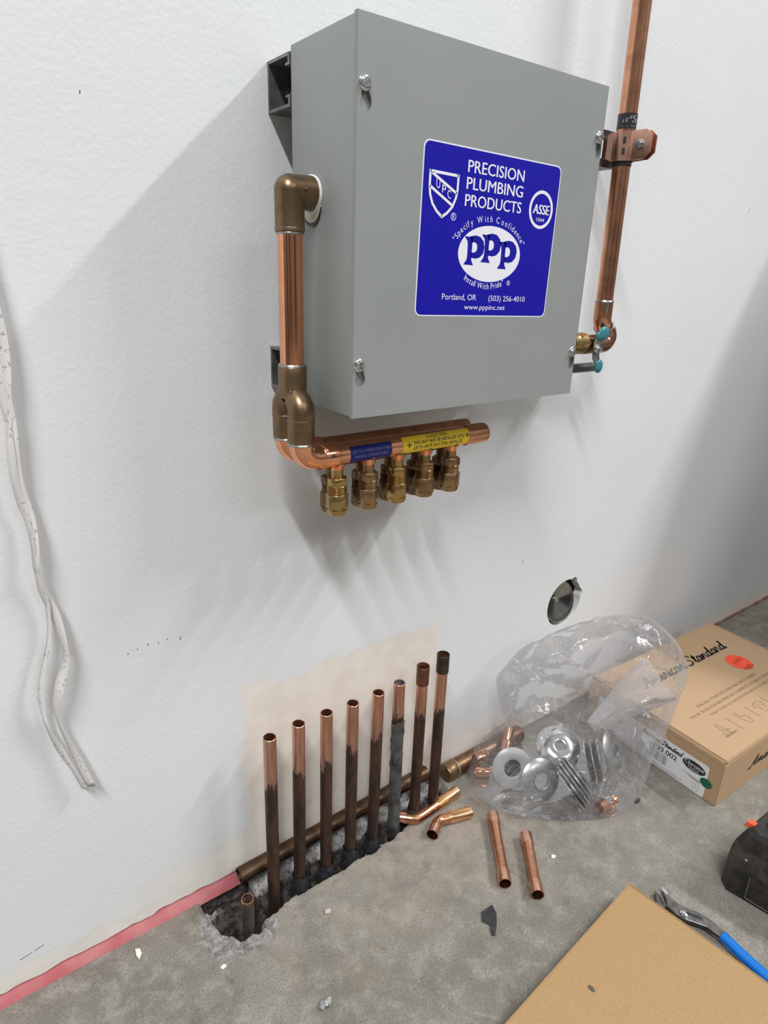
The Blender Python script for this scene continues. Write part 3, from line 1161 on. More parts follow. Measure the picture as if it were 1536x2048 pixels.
# ------------------------------------------------------------------ supply pipe on the right
PY = -.060
def px_at(z):
    return .4559 + (1.0821 - z) * .0241
sup = thing('supply_pipe', 'tall copper supply pipe rising on the wall to the right of the grey cabinet', 'pipe', (px_at(.75), PY, .70))
bm = NB()
sweep(bm, [(px_at(.738), PY, .738), (px_at(1.2), PY, 1.2), (px_at(1.9), PY, 1.9)], .0111, 36)
part('pipe', bm, M_copper_d, sup)
bm = NB()
a = (px_at(.7475), PY, .7475)
c1 = fillet([a, (.4645, PY, .7220), (.4710, PY, .7130), (.4730, PY, .7110)], .02, 6)
sweep(bm, c1, [.0122] * len(c1), 32)
part('coupling', bm, M_copper_d, sup)
bm = NB()
c2 = fillet([(.4660, PY, .7180), (.4820, PY, .7055), (.4800, PY, .6925), (.4300, PY, .6925)], .011, 10)
sweep(bm, c2, .0127, 32)
part('elbow', bm, copper('flamed_copper', (.50, .27, .18), (.36, .19, .125), .24), sup, label='heat-darkened copper elbow')
solder_ring(sup, (px_at(.748), PY, .748), (0, 0, 1), .0120)
bm = NB()
lathe(bm, [(0, .0025), (.0022, .002), (.0024, -.008), (.0008, -.013), (0, -.0135)], axis_matrix((px_at(.745) - .0066, PY - .0100, .745), (0, 0, 1)), 12)
part('solder_drip', bm, M_solder, sup)
solder_ring(sup, (.4730, PY, .7125), (.76, 0, -.62), .0124)
bm = NB()
sweep(bm, [(.300, PY, .6925), (.432, PY, .6925)], .0111, 28)
part('inlet_pipe', bm, M_copper_d, sup)
for i, (zt, zb) in enumerate(((.9665, .9500), (.9165, .9090))):
    bm = NB()
    sweep(bm, [(px_at(zb), PY, zb), (px_at(zt), PY, zt)], .0117, 32)
    tp = part('isolation_tape', bm, M_tapeblack, sup, label='black tape band')
    bm = NB()
    def ft(s, z, zz=zb):
        a = s / 1000 / .0119
        b = R(-128) + a
        return Vector((px_at(zz) + .0119 * math.cos(b), PY + .0119 * math.sin(b), zz + z / 1000))
    if i == 0:
        text(bm, 'IPS', -9, 9, 6.5, 7.5, ft)
        stroke(bm, [(-9, 2.2), (-3, 2.2), (3, 2.2), (8, 2.2)], .7, ft, False)
    else:
        stroke(bm, [(-9, 3.2), (-3, 3.2), (3, 3.2), (8, 3.2)], .8, ft, False)
    part('tape_print', bm, M_greyink, tp, smooth=False)

# clamp
cl = thing('pipe_clamp', 'copper-coloured pipe clamp with a bolt holding the supply pipe to the strut', 'pipe clamp', (.459, -.0425, .93))
cx = px_at(.93)
ZC, HH = .9305, .0163
def clamp_half(sg):
    """A strap from the strut round one side of the pipe to a flange with cut corners."""
    bm = NB()
    path = [(cx + sg * .0165, -.0415), (cx + sg * .0165, -.0470), (cx + sg * .0138, -.0535)]
    for k in range(9):
        a = R(12 - 78 * k / 8) if sg > 0 else R(168 + 78 * k / 8)
        path.append((cx + .0136 * math.cos(a), PY + .0136 * math.sin(a)))
    path += [(cx + sg * .0048, -.0760), (cx + sg * .0046, -.083), (cx + sg * .0046, -.093), (cx + sg * .0046, -.1015)]
    hs = [HH * .78, HH * .80, HH] + [HH] * 9 + [HH, HH, HH * .98, HH * .55]
    th = .0019
    n = len(path)
    out, inn = [], []
    for i in range(n):
        p = Vector(path[i])
        d = (Vector(path[min(i + 1, n - 1)]) - Vector(path[max(i - 1, 0)])).normalized()
        nn = Vector((-d.y, d.x)) * (th / 2) * sg
        for lst, q in ((out, p - nn), (inn, p + nn)):
            lst.append((bm.verts.new((q.x, q.y, ZC - hs[i])), bm.verts.new((q.x, q.y, ZC + hs[i]))))
    for lst in (out, inn):
        for A, B in zip(lst, lst[1:]):
            bm.faces.new((A[0], B[0], B[1], A[1]))
    for k in (0, 1):
        for i in range(n - 1):
            bm.faces.new((out[i][k], out[i + 1][k], inn[i + 1][k], inn[i][k]))
    for i in (0, n - 1):
        bm.faces.new((out[i][0], out[i][1], inn[i][1], inn[i][0]))
    return bm
hl = part('strap', clamp_half(-1), copper('clamp_copper_wash', (.82, .47, .36), (.70, .38, .29), .30), cl, smooth=False)
part('strap', clamp_half(1), hl.data.materials[0], cl, smooth=False)
bm = NB()
for z in (.9365, .9245):
    for k in (0,):
        a0 = R(215)
        poly = rrect(-.0040, -.0019, .0040, .0019, .0018)
        Mx = axis_matrix((cx + .0147 * math.cos(a0), PY + .0147 * math.sin(a0), z), (math.cos(a0), math.sin(a0), 0))
        vs = [bm.verts.new(Mx @ Vector((-y, x, .0002))) for x, y in poly]
        bm.faces.new(vs)
part('slot', bm, M_black, cl, smooth=False)
bm = NB()
Mx = axis_matrix((cx - .0055, -.0865, ZC), (-1, 0, 0))
lathe(bm, [(0, 0), (.0058, 0), (.0058, .0012), (.0045, .0014)], Mx, 24)
prism(bm, ngon(6, .0047, .3), Mx @ Matrix.Translation((0, 0, .001)), .0042, bevel=.0005)
sweep(bm, [(cx - .005, -.0865, ZC), (cx + .013, -.0865, ZC)], .0026, 14)
prism(bm, ngon(6, .0048, .1), axis_matrix((cx + .0058, -.0865, ZC), (1, 0, 0)), .004, bevel=.0004)
part('bolt', bm, M_zinc, cl, label='silver hex bolt')

# valve
vl = thing('ball_valve', 'small brass ball valve with teal-tipped handle beside the cabinet lower right', 'valve', (.43, PY, .68))
bm = NB()
sweep(bm, [(.398, PY, .6945), (.4265, PY, .6945), (.4285, PY, .6945)], [.0142, .0142, .0125], 32)
prism(bm, ngon(8, .0150), axis_matrix((.405, PY, .6945), (1, 0, 0)), .010, bevel=.0006)
lathe(bm, [(.0065, 0), (.0065, .012), (.0, .012)], axis_matrix((.440, PY, .6900), (0, -1, 0)), 24)
part('body', bm, M_brass, vl)
bm = NB()
Mh = Matrix(((1, 0, 0, .4385), (0, 0, -1, -.0745), (0, 1, 0, .688), (0, 0, 0, 1)))
prism(bm, [(-.006, -.003), (-.0035, -.014), (.0080, -.0255), (.0135, -.0235), (.0080, -.0080), (.0075, .004), (.0145, .0160), (.0100, .0205), (-.0020, .0160), (-.0055, .006)], Mh, .0022, bevel=.0003)
hd = part('handle', bm, M_galv, vl)
bm = NB()
def blob(bm, c, r, sc, seed=0):
    t = bmesh.new()
    bmesh.ops.create_icosphere(t, subdivisions=3, radius=1)
    for v in t.verts:
        v.co = Vector((v.co.x * sc[0], v.co.y * sc[1], v.co.z * sc[2])) * r + Vector(c)
    join(bm, t)
blob(bm, (.4490, -.0770, .7080), .0112, (1.05, .36, .82))
blob(bm, (.4405, -.0765, .7050), .0085, (.8, .36, .75))
part('handle_tip', bm, M_teal, hd, label='teal vinyl upper handle tip')
bm = NB()
blob(bm, (.4475, -.0770, .6650), .0088, (.92, .42, 1.05))
part('handle_tip', bm, M_teal, hd, label='teal vinyl lower handle tip')
bm = NB()
prism(bm, ngon(6, .0062, .2), axis_matrix((.4375, -.0755, .6885), (0, -1, 0)), .0055, bevel=.0006)
lathe(bm, [(.003, .005), (.003, .0095), (0, .0098)], axis_matrix((.4375, -.0755, .6885), (0, -1, 0)), 14)
part('stem_nut', bm, M_zinc, vl, label='bright stem nut')

bm = NB()
sweep(bm, [(.335, -.0555, .6605), (.474, -.0555, .6605), (.4775, -.0555, .6605), (.479, -.0555, .6605)], [.0064, .0064, .0055, .003], 24)
single('drain_rod', bm, M_darksteel, 'short dark steel rod with rounded end under the teal valve handle', 'rod')

# ------------------------------------------------------------------ cover plate in the wall hole
cp = thing('cover_plate', 'shiny dished steel cover plate recessed in the round wall hole', 'cover plate', (.5500, .013, .2375))
bm = NB()
Mx = axis_matrix((.5470, .0105, .2405), (-.10, -1, .30))
lathe(bm, [(0, -.0045), (.006, -.0040), (.018, -.0015), (.030, .0008), (.036, .0022), (.0385, .0020), (.0385, .0008), (.034, -.001), (.0, -.0060)], Mx, 44)
part('plate', bm, mat('dark_mirror_steel', (.36, .345, .325), .12, 1.0), cp)
bm = NB()
prism(bm, ngon(6, .0045, .2), Mx @ Matrix.Translation((0, 0, -.004)), .003, bevel=.0004)
part('screw', bm, M_zinc, cp)

# ------------------------------------------------------------------ pull tapes
TA = [(-.2700, 1.9), (-.2680, 1.3), (-.2600, .90), (-.2525, .760), (-.2498, .7221), (-.2497, .6987), (-.2518, .6706), (-.2526, .6457), (-.2546, .6245), (-.2554, .5981), (-.2523, .5748), (-.2503, .5557), (-.2504, .5317), (-.2516, .5172), (-.2498, .4916), (-.243, .4635), (-.2395, .4299), (-.2407, .4136), (-.2493, .3884), (-.2544, .3672), (-.2543, .3434), (-.2455, .3024), (-.2354, .2571)]
TWA = [10, 15, 20, 25, 20, 30, 62, 40, 15, 20, 10, 35, 60, 75, 40, 30, 60, 70, 30, 55, 72, 45, 30]
TB = [(-.2730, 1.9), (-.2710, 1.3), (-.2630, .90), (-.2555, .765), (-.2532, .7297), (-.2531, .6988), (-.2532, .6707), (-.254, .6458), (-.2557, .6246), (-.2566, .5983), (-.2538, .5751), (-.2518, .556), (-.2516, .532), (-.2515, .5122), (-.2477, .4858), (-.2485, .4546), (-.2525, .4343), (-.2617, .4045), (-.2667, .3838), (-.2671, .355), (-.258, .3146), (-.2481, .2813), (-.2407, .2546)]
TWB = [-20, -20, -10, 0, 20, 25, 10, 70, 60, 55, 40, 68, 75, 60, 65, 75, 78, 72, 74, 80, 45, 60, 50]
def ribbon(path, tw, yy, w):
    bm = NB()
    P = catmull([(a, b) for a, b in path], 5)
    n = len(P)
    L = []
    for i, p in enumerate(P):
        k = min(i / 5, len(tw) - 1.001)
        j = int(k)
        a = R(1.06 * (tw[j] + (tw[j + 1] - tw[j]) * (k - j)))
        d = (P[min(i + 1, n - 1)] - P[max(i - 1, 0)]).normalized()
        nx = Vector((-d.y, 0, d.x)).normalized()
        if nx.x < 0:
            nx = -nx
        side = nx * math.cos(a) + Vector((0, -1, 0)) * math.sin(a)
        y = yy + .0035 * N3(i * .11, yy * 100, 0, 1)
        c = Vector((p.x, y, p.y))
        L.append([bm.verts.new(c - side * w / 2), bm.verts.new(c - Vector((0, .0004, 0))), bm.verts.new(c + side * w / 2)])
    for A, B in zip(L, L[1:]):
        for k in (0, 1):
            bm.faces.new((A[k], A[k + 1], B[k + 1], B[k]))
    return bm
def tape_obj(path, tw, yy, label):
    o = single('pull_tape', ribbon(path, tw, yy, .0098), M_tape, label, 'tape', group='pull tapes hanging on the wall')
    m = o.modifiers.new('thickness', 'SOLIDIFY')
    m.thickness = .0003
    return o
tape_obj(TA, TWA, -.0150, 'white printed pull tape whose wider, lower end curls nearer the cabinet')
tape_obj(TB, TWB, -.0125, 'white printed pull tape, the thinner strand bowing out furthest left')

# ------------------------------------------------------------------ stub pipes in the floor
def hollow(bm, p0, p1, r, ri, seg=28, rag=0.0, seed=0):
    p0 = Vector(p0)
    p1 = Vector(p1)
    fr = frames([p0, p1])[0]
    def ring(p, rr, k):
        out = []
        for i in range(seg):
            a = 2 * pi * i / seg
            d = fr[0] * (rr * math.cos(a)) + fr[1] * (rr * math.sin(a))
            out.append(bm.verts.new(p + d + fr[2] * (k * rag * N3(math.cos(a) + seed, math.sin(a), seed * 1.7, 2.3))))
        return out
    bev = .0004
    rs = [ring(p0, ri, 0), ring(p0, r, 0), ring(p1 - fr[2] * bev, r, 1), ring(p1, r - bev, 1), ring(p1, ri + bev * .5, 1), ring(p1 - fr[2] * .06, ri, 0) if False else ring(p0 + fr[2] * .0005, ri, 0)]
    for A, B in zip(rs, rs[1:]):
        for i in range(seg):
            bm.faces.new((A[i], A[(i + 1) % seg], B[(i + 1) % seg], B[i]))

STUBS = [  # x, dx lean to top, top z, tarnish line, wording
    (-.0460, .0017, .2549, .188, 'copper stub pipe furthest left of the tall row, beside the short cut stub'),
    (-.0075, .0022, .2571, .186, 'tall copper stub pipe, second from the left end of the row'),
    (.0335, .0010, .2562, .184, 'tall copper stub pipe, third from the left, its bright top stained low'),
    (.0735, .0005, .2541, .186, 'tall copper stub pipe, fourth from the left with an open rim'),
    (.1120, .0028, .2538, .190, 'tall copper stub pipe, fifth from the left, left of the black sleeved one'),
    (.1508, -.0011, .2559, .205, 'tall copper stub pipe wrapped in a torn black sleeve, sixth in the row'),
    (.1895, .0012, .2640, .190, 'tall copper stub pipe capped by a reddish brown coupling, second from right'),
    (.2262, .0008, .2700, .188, 'tall copper stub pipe capped by a dark brown coupling, at the right end'),
]
SY = -.047
for i, (x, dx, zt, tz, lab) in enumerate(STUBS):
    t = thing('stub_pipe', lab, 'pipe', (x, SY, -.03), 'copper stub pipes rising from the broken floor')
    k = dx / zt
    bm = NB()
    hollow(bm, (x - .03 * k, SY, -.045), (x + dx, SY, zt), .00800, .0069, rag=.0007, seed=i)
    part('pipe', bm, stub_copper('stub_copper', tz, x, (-.8, .5, -.3, .6, -1.2, .4, .3, -.6)[i]), t)
    if i >= 6:
        bm = NB()
        c = Vector((x + dx, SY, zt))
        zz0, zz1 = zt - .0255, zt + .0035
        prof = [(.0070, zz0 + .012), (.0081, zz0), (.0091, zz0 + .0004), (.0091, zz0 + .0125), (.0088, zz0 + .0130), (.0088, zz0 + .0138), (.0091, zz0 + .0143), (.0091, zz1 - .0005), (.0087, zz1), (.0081, zz1 - .0003), (.0080, zz0 + .012)]
        lathe(bm, prof, Matrix.Translation((c.x, c.y, 0)), 32)
        part('coupling', bm, mat('brown_coupling', (.20, .085, .055) if i == 6 else (.075, .052, .046), .42, .7, col2=(.15, .065, .042) if i == 6 else (.055, .036, .032), scale=120), t,
             label='reddish brown coupling' if i == 6 else 'dark brown coupling')
    if i == 5:
        bm = NB()
        n, m = 26, 30
        rows = []
        for j in range(m + 1):
            z = -.01 + .205 * j / m
            rows.append([bm.verts.new((x + dx * z / zt + (.0087 + .0012 * N3(q, j * .3, 3, .9) + (.0018 if N3(q * .4, j * .5, 1, 1) > .32 else 0)) * math.cos(2 * pi * q / n),
                                       SY + (.0087 + .0010 * N3(q, j * .3, 5, .9)) * math.sin(2 * pi * q / n),
                                       z + (.012 * N3(math.cos(2 * pi * q / n), math.sin(2 * pi * q / n), 2, 1.6) if j == m else 0))) for q in range(n)])
        for A, B in zip(rows, rows[1:]):
            for q in range(n):
                bm.faces.new((A[q], A[(q + 1) % n], B[(q + 1) % n], B[q]))
        part('torn_sleeve', bm, mat('grimy_sleeve', (.020, .020, .021), .48, col2=(.085, .083, .08), scale=45, detail=7, bump=.3), t, label='torn grimy black sleeve')
        bm = NB()
        lathe(bm, [(0, zt - .004), (.0068, zt - .004)], Matrix.Translation((x + dx, SY, 0)), 20)
        part('plug', bm, mat('blue_black_plug', (.03, .045, .07), .2), t, label='dark plug inside the rim')
    # crumpled black plastic collar where the pipe leaves the earth
    if i in (1, 2, 3, 4, 6):
        bm = NB()
        n, m = 20, 6
        rows = []
        hgt = (0, .016, .010, .014, .012, 0, .022)[i]
        for j in range(m + 1):
            rows.append([bm.verts.new((x + (.0095 + .005 * (1 - j / m) + .003 * N3(q * .7, j * .5, i, 1)) * math.cos(2 * pi * q / n),
                                       SY + (.0095 + .005 * (1 - j / m) + .003 * N3(q * .7, j * .5, i + 9, 1)) * math.sin(2 * pi * q / n),
                                       -.024 + (hgt + .022) * j / m + (.006 * N3(q * .9, i, 0, 1) if j > 3 else 0))) for q in range(n)])
        for A, B in zip(rows, rows[1:]):
            for q in range(n):
                bm.faces.new((A[q], A[(q + 1) % n], B[(q + 1) % n], B[q]))
        part('plastic_collar', bm, M_scrap, t, label='torn black plastic collar')

t = thing('stub_pipe', 'short cut-off copper stub pipe standing in the broken hole left of the tall row', 'pipe', (-.083, SY, -.03))
bm = NB()
hollow(bm, (-.0835, SY - .001, -.045), (-.0830, SY, .0205), .0080, .0069, rag=.0012, seed=14)
part('pipe', bm, stub_copper('stub_copper', .0185, -.083, .3, (.10, .085, .07), (.20, .165, .13)), t)
bm = NB()
lathe(bm, [(.0067, .0198), (.0081, .0198), (.0083, .0204), (.0078, .0211), (.0069, .0210)], Matrix.Translation((-.083, SY, 0)), 28, closed=True)
part('cut_rim', bm, M_copper, t, label='bright cut rim')

# pipes lying at the foot of the wall
bm = NB()
hollow(bm, (.2400, -.0125, .0330), (-.0785, -.0125, .0235), .0108, .0093, rag=.001, seed=3)
single('old_pipe', bm, copper('old_brown_pipe', (.17, .105, .066), (.10, .062, .042), .42), 'long brown copper pipe lying along the wall behind the stub pipes', 'pipe')
pp = thing('old_pipe', 'thicker brown copper pipe lying at the wall foot between the stub pipes and plastic bag', 'pipe', (.28, -.0165, 0))
bm = NB()
hollow(bm, (.452, -.0165, .0150), (.2800, -.0165, .0150), .0141, .0122, rag=.0, seed=5)
part('pipe', bm, M_copper_o, pp)
bm = NB()
sweep(bm, [(.2775, -.0165, .0150), (.2785, -.0165, .0150), (.2960, -.0165, .0150), (.2975, -.0165, .0150)], [.0143, .0149, .0149, .0142], 32)
cc = part('end_cap', bm, mat('brassy_cap', (.36, .245, .13), .36, .95, col2=(.27, .17, .09), scale=70), pp, label='brassy end cap')
bm = NB()
lathe(bm, [(.0140, -.0015), (.0152, -.001), (.0152, .001), (.0140, .0018)], axis_matrix((.2985, -.0165, .0150), (1, 0, 0)), 32, closed=True)
part('solder_ring', bm, mat('old_solder', (.36, .30, .24), .5, .7), pp, label='grey old solder ring')

# ------------------------------------------------------------------ loose copper fittings on the floor
def loose_tube(p0, p1, label):
    p0, p1 = Vector(p0), Vector(p1)
    d = (p1 - p0)
    L = d.length
    t = thing('copper_fitting', label, 'pipe fitting', (p0.x, p0.y, 0), 'loose copper fittings on the floor')
    M0 = axis_matrix(p0, d)
    bm = NB()
    f = .020
    lathe(bm, [(.0074, .004), (.0079, 0), (.0088, .0002), (.0088, f - .001), (.0080, f + .0015), (.0080, L - f - .0015), (.0088, L - f + .001),
               (.0088, L - .0002), (.0079, L), (.0075, L - .004), (.0072, L - f - .002), (.0071, f)], M0, 32, closed=True)
    part('tube', bm, copper('fitting_copper', (.74, .38, .25), (.60, .30, .19), .26), t)
    for a, b in ((.0002, f - .001), (L - f + .001, L - .0002)):
        bm = NB()
        lathe(bm, [(.00885, a), (.0089, a + .0003), (.0089, b - .0003), (.00885, b)], M0, 32)
        part('socket', bm, copper('bright_socket', (.86, .50, .37), (.78, .42, .30), .2), t, label='brighter flared socket end')
loose_tube((.2850, -.1190, .0090), (.2130, -.2138, .0090), 'straight copper tube with flared ends, left one of the two on the floor')
loose_tube((.2985, -.1735, .0090), (.2362, -.2505, .0090), 'straight copper tube with flared ends, right one nearer the cardboard sheet')

def bent(a, b, c, rad, label, ra, rc, split):
    t = thing('copper_elbow', label, 'pipe fitting', (b[0], b[1], 0), 'loose copper fittings on the floor')
    pts = fillet([a, b, c], rad, 10)
    bm = NB()
    sweep(bm, pts, .0080, 32, caps=False)
    sweep(bm, pts, .0070, 32, caps=False)
    part('tube', bm, copper('elbow_copper', (.66, .35, .20), (.52, .26, .145), .24), t)
    bm = NB()
    a, b, c = Vector(a), Vector(b), Vector(c)
    d = (b - a)
    M0 = axis_matrix(a, d)
    lathe(bm, [(.0072, ra), (.0080, ra), (.0090, ra - .001), (.0090, .0005), (.0082, 0), (.0076, .004), (.0073, ra)], M0, 32, closed=True)
    part('socket', bm, copper('bright_socket', (.88, .52, .38), (.78, .42, .30), .2), t, label='brighter socket end')
    bm = NB()
    M0 = axis_matrix(c, b - c)
    lathe(bm, [(.0072, rc), (.0080, rc), (.0086, rc - .0015), (.0086, .0005), (.0080, 0), (.0074, .003), (.0072, rc)], M0, 32, closed=True)
    part('spigot', bm, copper('golden_copper', (.92, .56, .28), (.84, .46, .22), .2), t, label='golden polished end')
bent((.1535, -.0330, .0105), (.1835, -.0600, .0090), (.2720, -.0530, .0090), .022, 'copper elbow at the broken floor edge, its long arm leaning toward the right-end stub', .026, .046, 0)
bent((.1845, -.0960, .0092), (.2090, -.0810, .0092), (.2610, -.0965, .0092), .014, 'smaller copper elbow with its open socket facing forward, in front of the other elbow', .016, .036, 0)

# ------------------------------------------------------------------ cardboard box with print
BA = Vector((.5936, -.3018, 0))
ba = R(-2.2)
U = Vector((math.cos(ba), math.sin(ba), 0))
V = Vector((.0145, .2593, 0)).normalized()
BL, BWd, BH = .392, .2597, .0865
box = thing('product_box', 'printed brown cardboard box with a round red sticker, beside the bag on the right', 'box', BA)
def bp(u, v, z):
    return BA + U * u + V * v + Vector((0, 0, z))
def slab(bm, u0, u1, v0, v1, z0, z1, mi=0, bevel=.0012):
    t = bmesh.new()
    bmesh.ops.create_cube(t, size=1)
    for q in t.verts:
        q.co = bp(u0 + (q.co.x + .5) * (u1 - u0), v0 + (q.co.y + .5) * (v1 - v0), z0 + (q.co.z + .5) * (z1 - z0))
    bmesh.ops.bevel(t, geom=t.edges[:], offset=bevel, segments=2, affect='EDGES')
    join(bm, t, mi)
bm = NB()
slab(bm, 0, BL, 0, BWd, 0, .0795, bevel=.0014)
part('body', bm, M_card, box)
bm = NB()
slab(bm, .0030, BL, -.0002, BWd, .0797, BH + .0006, bevel=.0018)
slab(bm, -.0006, .0022, .001, BWd - .001, .0770, BH - .0012, bevel=.0008)
add = part('lid', bm, M_card, box)
bm = NB()
slab(bm, .0016, .0034, .001, BWd - .001, .078, BH - .0006, bevel=.0002)
part('lid_seam', bm, M_cardedge, box, smooth=False, label='dark open seam of the lid')
bm = NB()
slab(bm, BL - .006, BL - .0045, .001, BWd, BH, BH + .00075, bevel=.0001)
part('lid_crease', bm, M_cardedge, box, smooth=False, label='dark crease along the far lid edge')
def tf(h):
    return lambda u, v: bp(u / 1000, v / 1000, BH + .0006 + h)
bm = NB()
f = tf(.00025)
script(bm, 'American Standard', 59, 325, 184, 12.2, 4.0, f, shear=.22)
part('brand_lettering', bm, M_ink, add, smooth=False, label='black script lettering')
bm = NB()
text(bm, 'FOR ALL YOUR KITCHEN AND BATH NEEDS', 90, 282, 100.5, 5.8, f)
text(bm, 'POUR TOUS VOS BESOINS DE CUISINE ET DE SALLE DE BAINS', 52, 322, 88.0, 5.4, f)
text(bm, 'PARA TODO LO QUE NECESITE EN SU COCINA Y BAÑO', 90.5, 310, 76.0, 4.4, f)
part('small_print', bm, M_brownink, add, smooth=False, label='brown printed lines')
bm = NB()
def line(pts, w=.9, sm=False):
    stroke(bm, pts, w, f, sm)
line([(103, 61), (102, 28.7)])
line([(162, 60), (160.6, 30.5)])
line([(214, 60), (213, 30)])
# tap
line([(66, 35), (67.5, 58), (70.5, 60.5), (73, 58), (73.5, 35)])
line([(57.5, 33.6), (88.5, 33.2), (88.5, 31.4), (57.5, 31.8)], 1.3)
line([(58, 39), (62, 39), (62, 34)])
line([(86, 41), (81, 41), (80, 44), (77, 44), (77, 34)])
# pan
line([(124, 55), (125.5, 60), (128.5, 60), (131.5, 47), (138, 47.5), (141.5, 44), (141.5, 40), (138.5, 36), (139.5, 31.5), (127, 31.5), (127.5, 39), (124.5, 47), (124, 55)])
# basin
line([(178, 52), (184, 57), (198, 57), (202, 52), (202, 47), (196, 45), (196, 33), (184, 33), (184, 46), (178, 47), (178, 52)])
line([(188, 57), (188, 50), (193, 50)])
part('pictogram', bm, M_brownink, add, smooth=False, label='line drawings of bathroom fittings')
bm = NB()
flat(bm, ellipse(292.5, 141, 24.5, 24.5, 40), tf(.0003))
rs = part('round_sticker', bm, M_orange, add, smooth=False, label='round orange-red sticker')
bm = NB()
f = tf(.00045)
text(bm, '10/01', 279, 309, 138.5, 8, f, slope=.14)
for w in ([(286, 126), (280, 121), (286, 118), (290, 125), (296, 118), (291, 117), (300, 128), (303, 118), (308, 124)],):
    stroke(bm, w, 1.8, f)
part('handwriting', bm, M_pen, rs, smooth=False, label='dark pen writing')
# end label
def lf(h):
    return lambda s, z: bp(-.0000 - h, s / 1000, z / 1000)
bm = NB()
f = lf(.0003)
flat(bm, rrect(20.5, 1.2, 236, 61.5, 4.5), f)
lab = part('paper_label', bm, M_paper, box, smooth=False, label='white paper label on the box end')
def mir(h):
    g = lf(h)
    return lambda x, z: g(240 - x, z)      # text reads from the back of the box toward its front corner
bm = NB()
f = mir(.00055)
script(bm, 'American Standard', 95, 173, 48, 4.4, 1.5, f, shear=.25)
text(bm, '103.002', 123.4, 166, 33.8, 9.0, f)
text(bm, '103.002', 123.8, 166.4, 33.8, 9.0, mir(.0006))
flat(bm, ellipse(240 - 44.5, 45.5, 20, 9.6, 40), f)
stroke(bm, [(181, 27.2), (210, 25.5), (210, 24.2), (190, 24.6)], .7, f, False)
part('label_print', bm, M_ink, lab, smooth=False, label='black lettering and oval')
bm = NB()
rnd = random.Random(4)
x = 100
while x < 151:
    w = rnd.choice((.7, 1.1, 1.6, 2.4))
    flat(bm, [(x, 13), (x + w, 13), (x + w, 31), (x, 31)], f)
    x += w + rnd.choice((.6, .9, 1.3, 2.0))
stroke(bm, [(70, 7.4), (182, 7.0)], .9, f, False)
stroke(bm, [(70, 4.4), (172, 4.2)], .9, f, False)
stroke(bm, [(200, 24), (200, 6.5), (209, 5.6), (209, 24)], .5, f, False)
stroke(bm, [(204.5, 24), (204.5, 9)], .5, f, False)
part('barcode', bm, M_greyprint, lab, smooth=False, label='grey barcode and fine lines')
bm = NB()
text(bm, 'Chrome', 178.5, 212.5, 44.6, 7.0, mir(.0008))
text(bm, 'Chrome', 178.8, 212.8, 44.6, 7.0, mir(.0008))
text(bm, 'Cromo', 186, 205, 40.4, 2.8, mir(.0008))
text(bm, 'Chrome', 189, 206, 37.2, 2.2, mir(.0008))
part('finish_name', bm, M_white, lab, smooth=False, label='white lettering in the black oval')
bm = NB()
flat(bm, ellipse(20.8, 31.2, 10.0, 8.0, 36), lf(.0009))
part('dot_sticker', bm, M_green, box, smooth=False, label='round dark green sticker')
bm = NB()
script(bm, 'American Standard', 88, 330, 34, 9, 3.6, lambda u, z: bp(u / 1000, -.0003, z / 1000), shear=.25)
part('side_lettering', bm, M_ink, box, smooth=False, label='black script lettering on the long side')

# ------------------------------------------------------------------ plastic bag and what is in it
RV = Vector((.807, -.591, 0))
NV = Vector((.591, .807, 0))
RINGS = [  # z, left u, right u, half depth, centre n
    (.0015, .290, .530, .070, .160), (.0020, .273, .545, .088, .160), (.012, .272, .549, .089, .160), (.03, .283, .552, .087, .160), (.05, .300, .555, .083, .160),
    (.075, .319, .560, .074, .160), (.097, .331, .566, .068, .160), (.12, .322, .573, .062, .160), (.145, .313, .582, .058, .160),
    (.175, .307, .588, .055, .160), (.20, .314, .591, .052, .160), (.225, .328, .592, .050, .160), (.245, .351, .584, .046, .160), (.262, .386, .573, .040, .160),
    (.278, .413, .558, .032, .160), (.292, .445, .540, .024, .160), (.301, .468, .522, .015, .160), (.305, .488, .510, .006, .160)]
bag = thing('plastic_bag', 'clear crumpled plastic bag standing on the floor, full of metal flanges and copper fittings', 'bag', (.4241, -.1116, 0))
bm = NB()
seg = 132
rows = []
NR = len(RINGS)
def ring_at(t):
    j = min(int(t), NR - 2)
    f = t - j
    q = []
    for c in range(5):
        p1, p2 = RINGS[j][c], RINGS[j + 1][c]
        p0 = RINGS[max(j - 1, 0)][c]
        p3 = RINGS[min(j + 2, NR - 1)][c]
        q.append(0.5 * (2 * p1 + (p2 - p0) * f + (2 * p0 - 5 * p1 + 4 * p2 - p3) * f * f + (3 * p1 - p0 - 3 * p2 + p3) * f ** 3) if j > 1 else p1 + (p2 - p1) * f)
    return q
steps = [0, 1] + [1 + (NR - 2) * k / 64 for k in range(1, 65)]
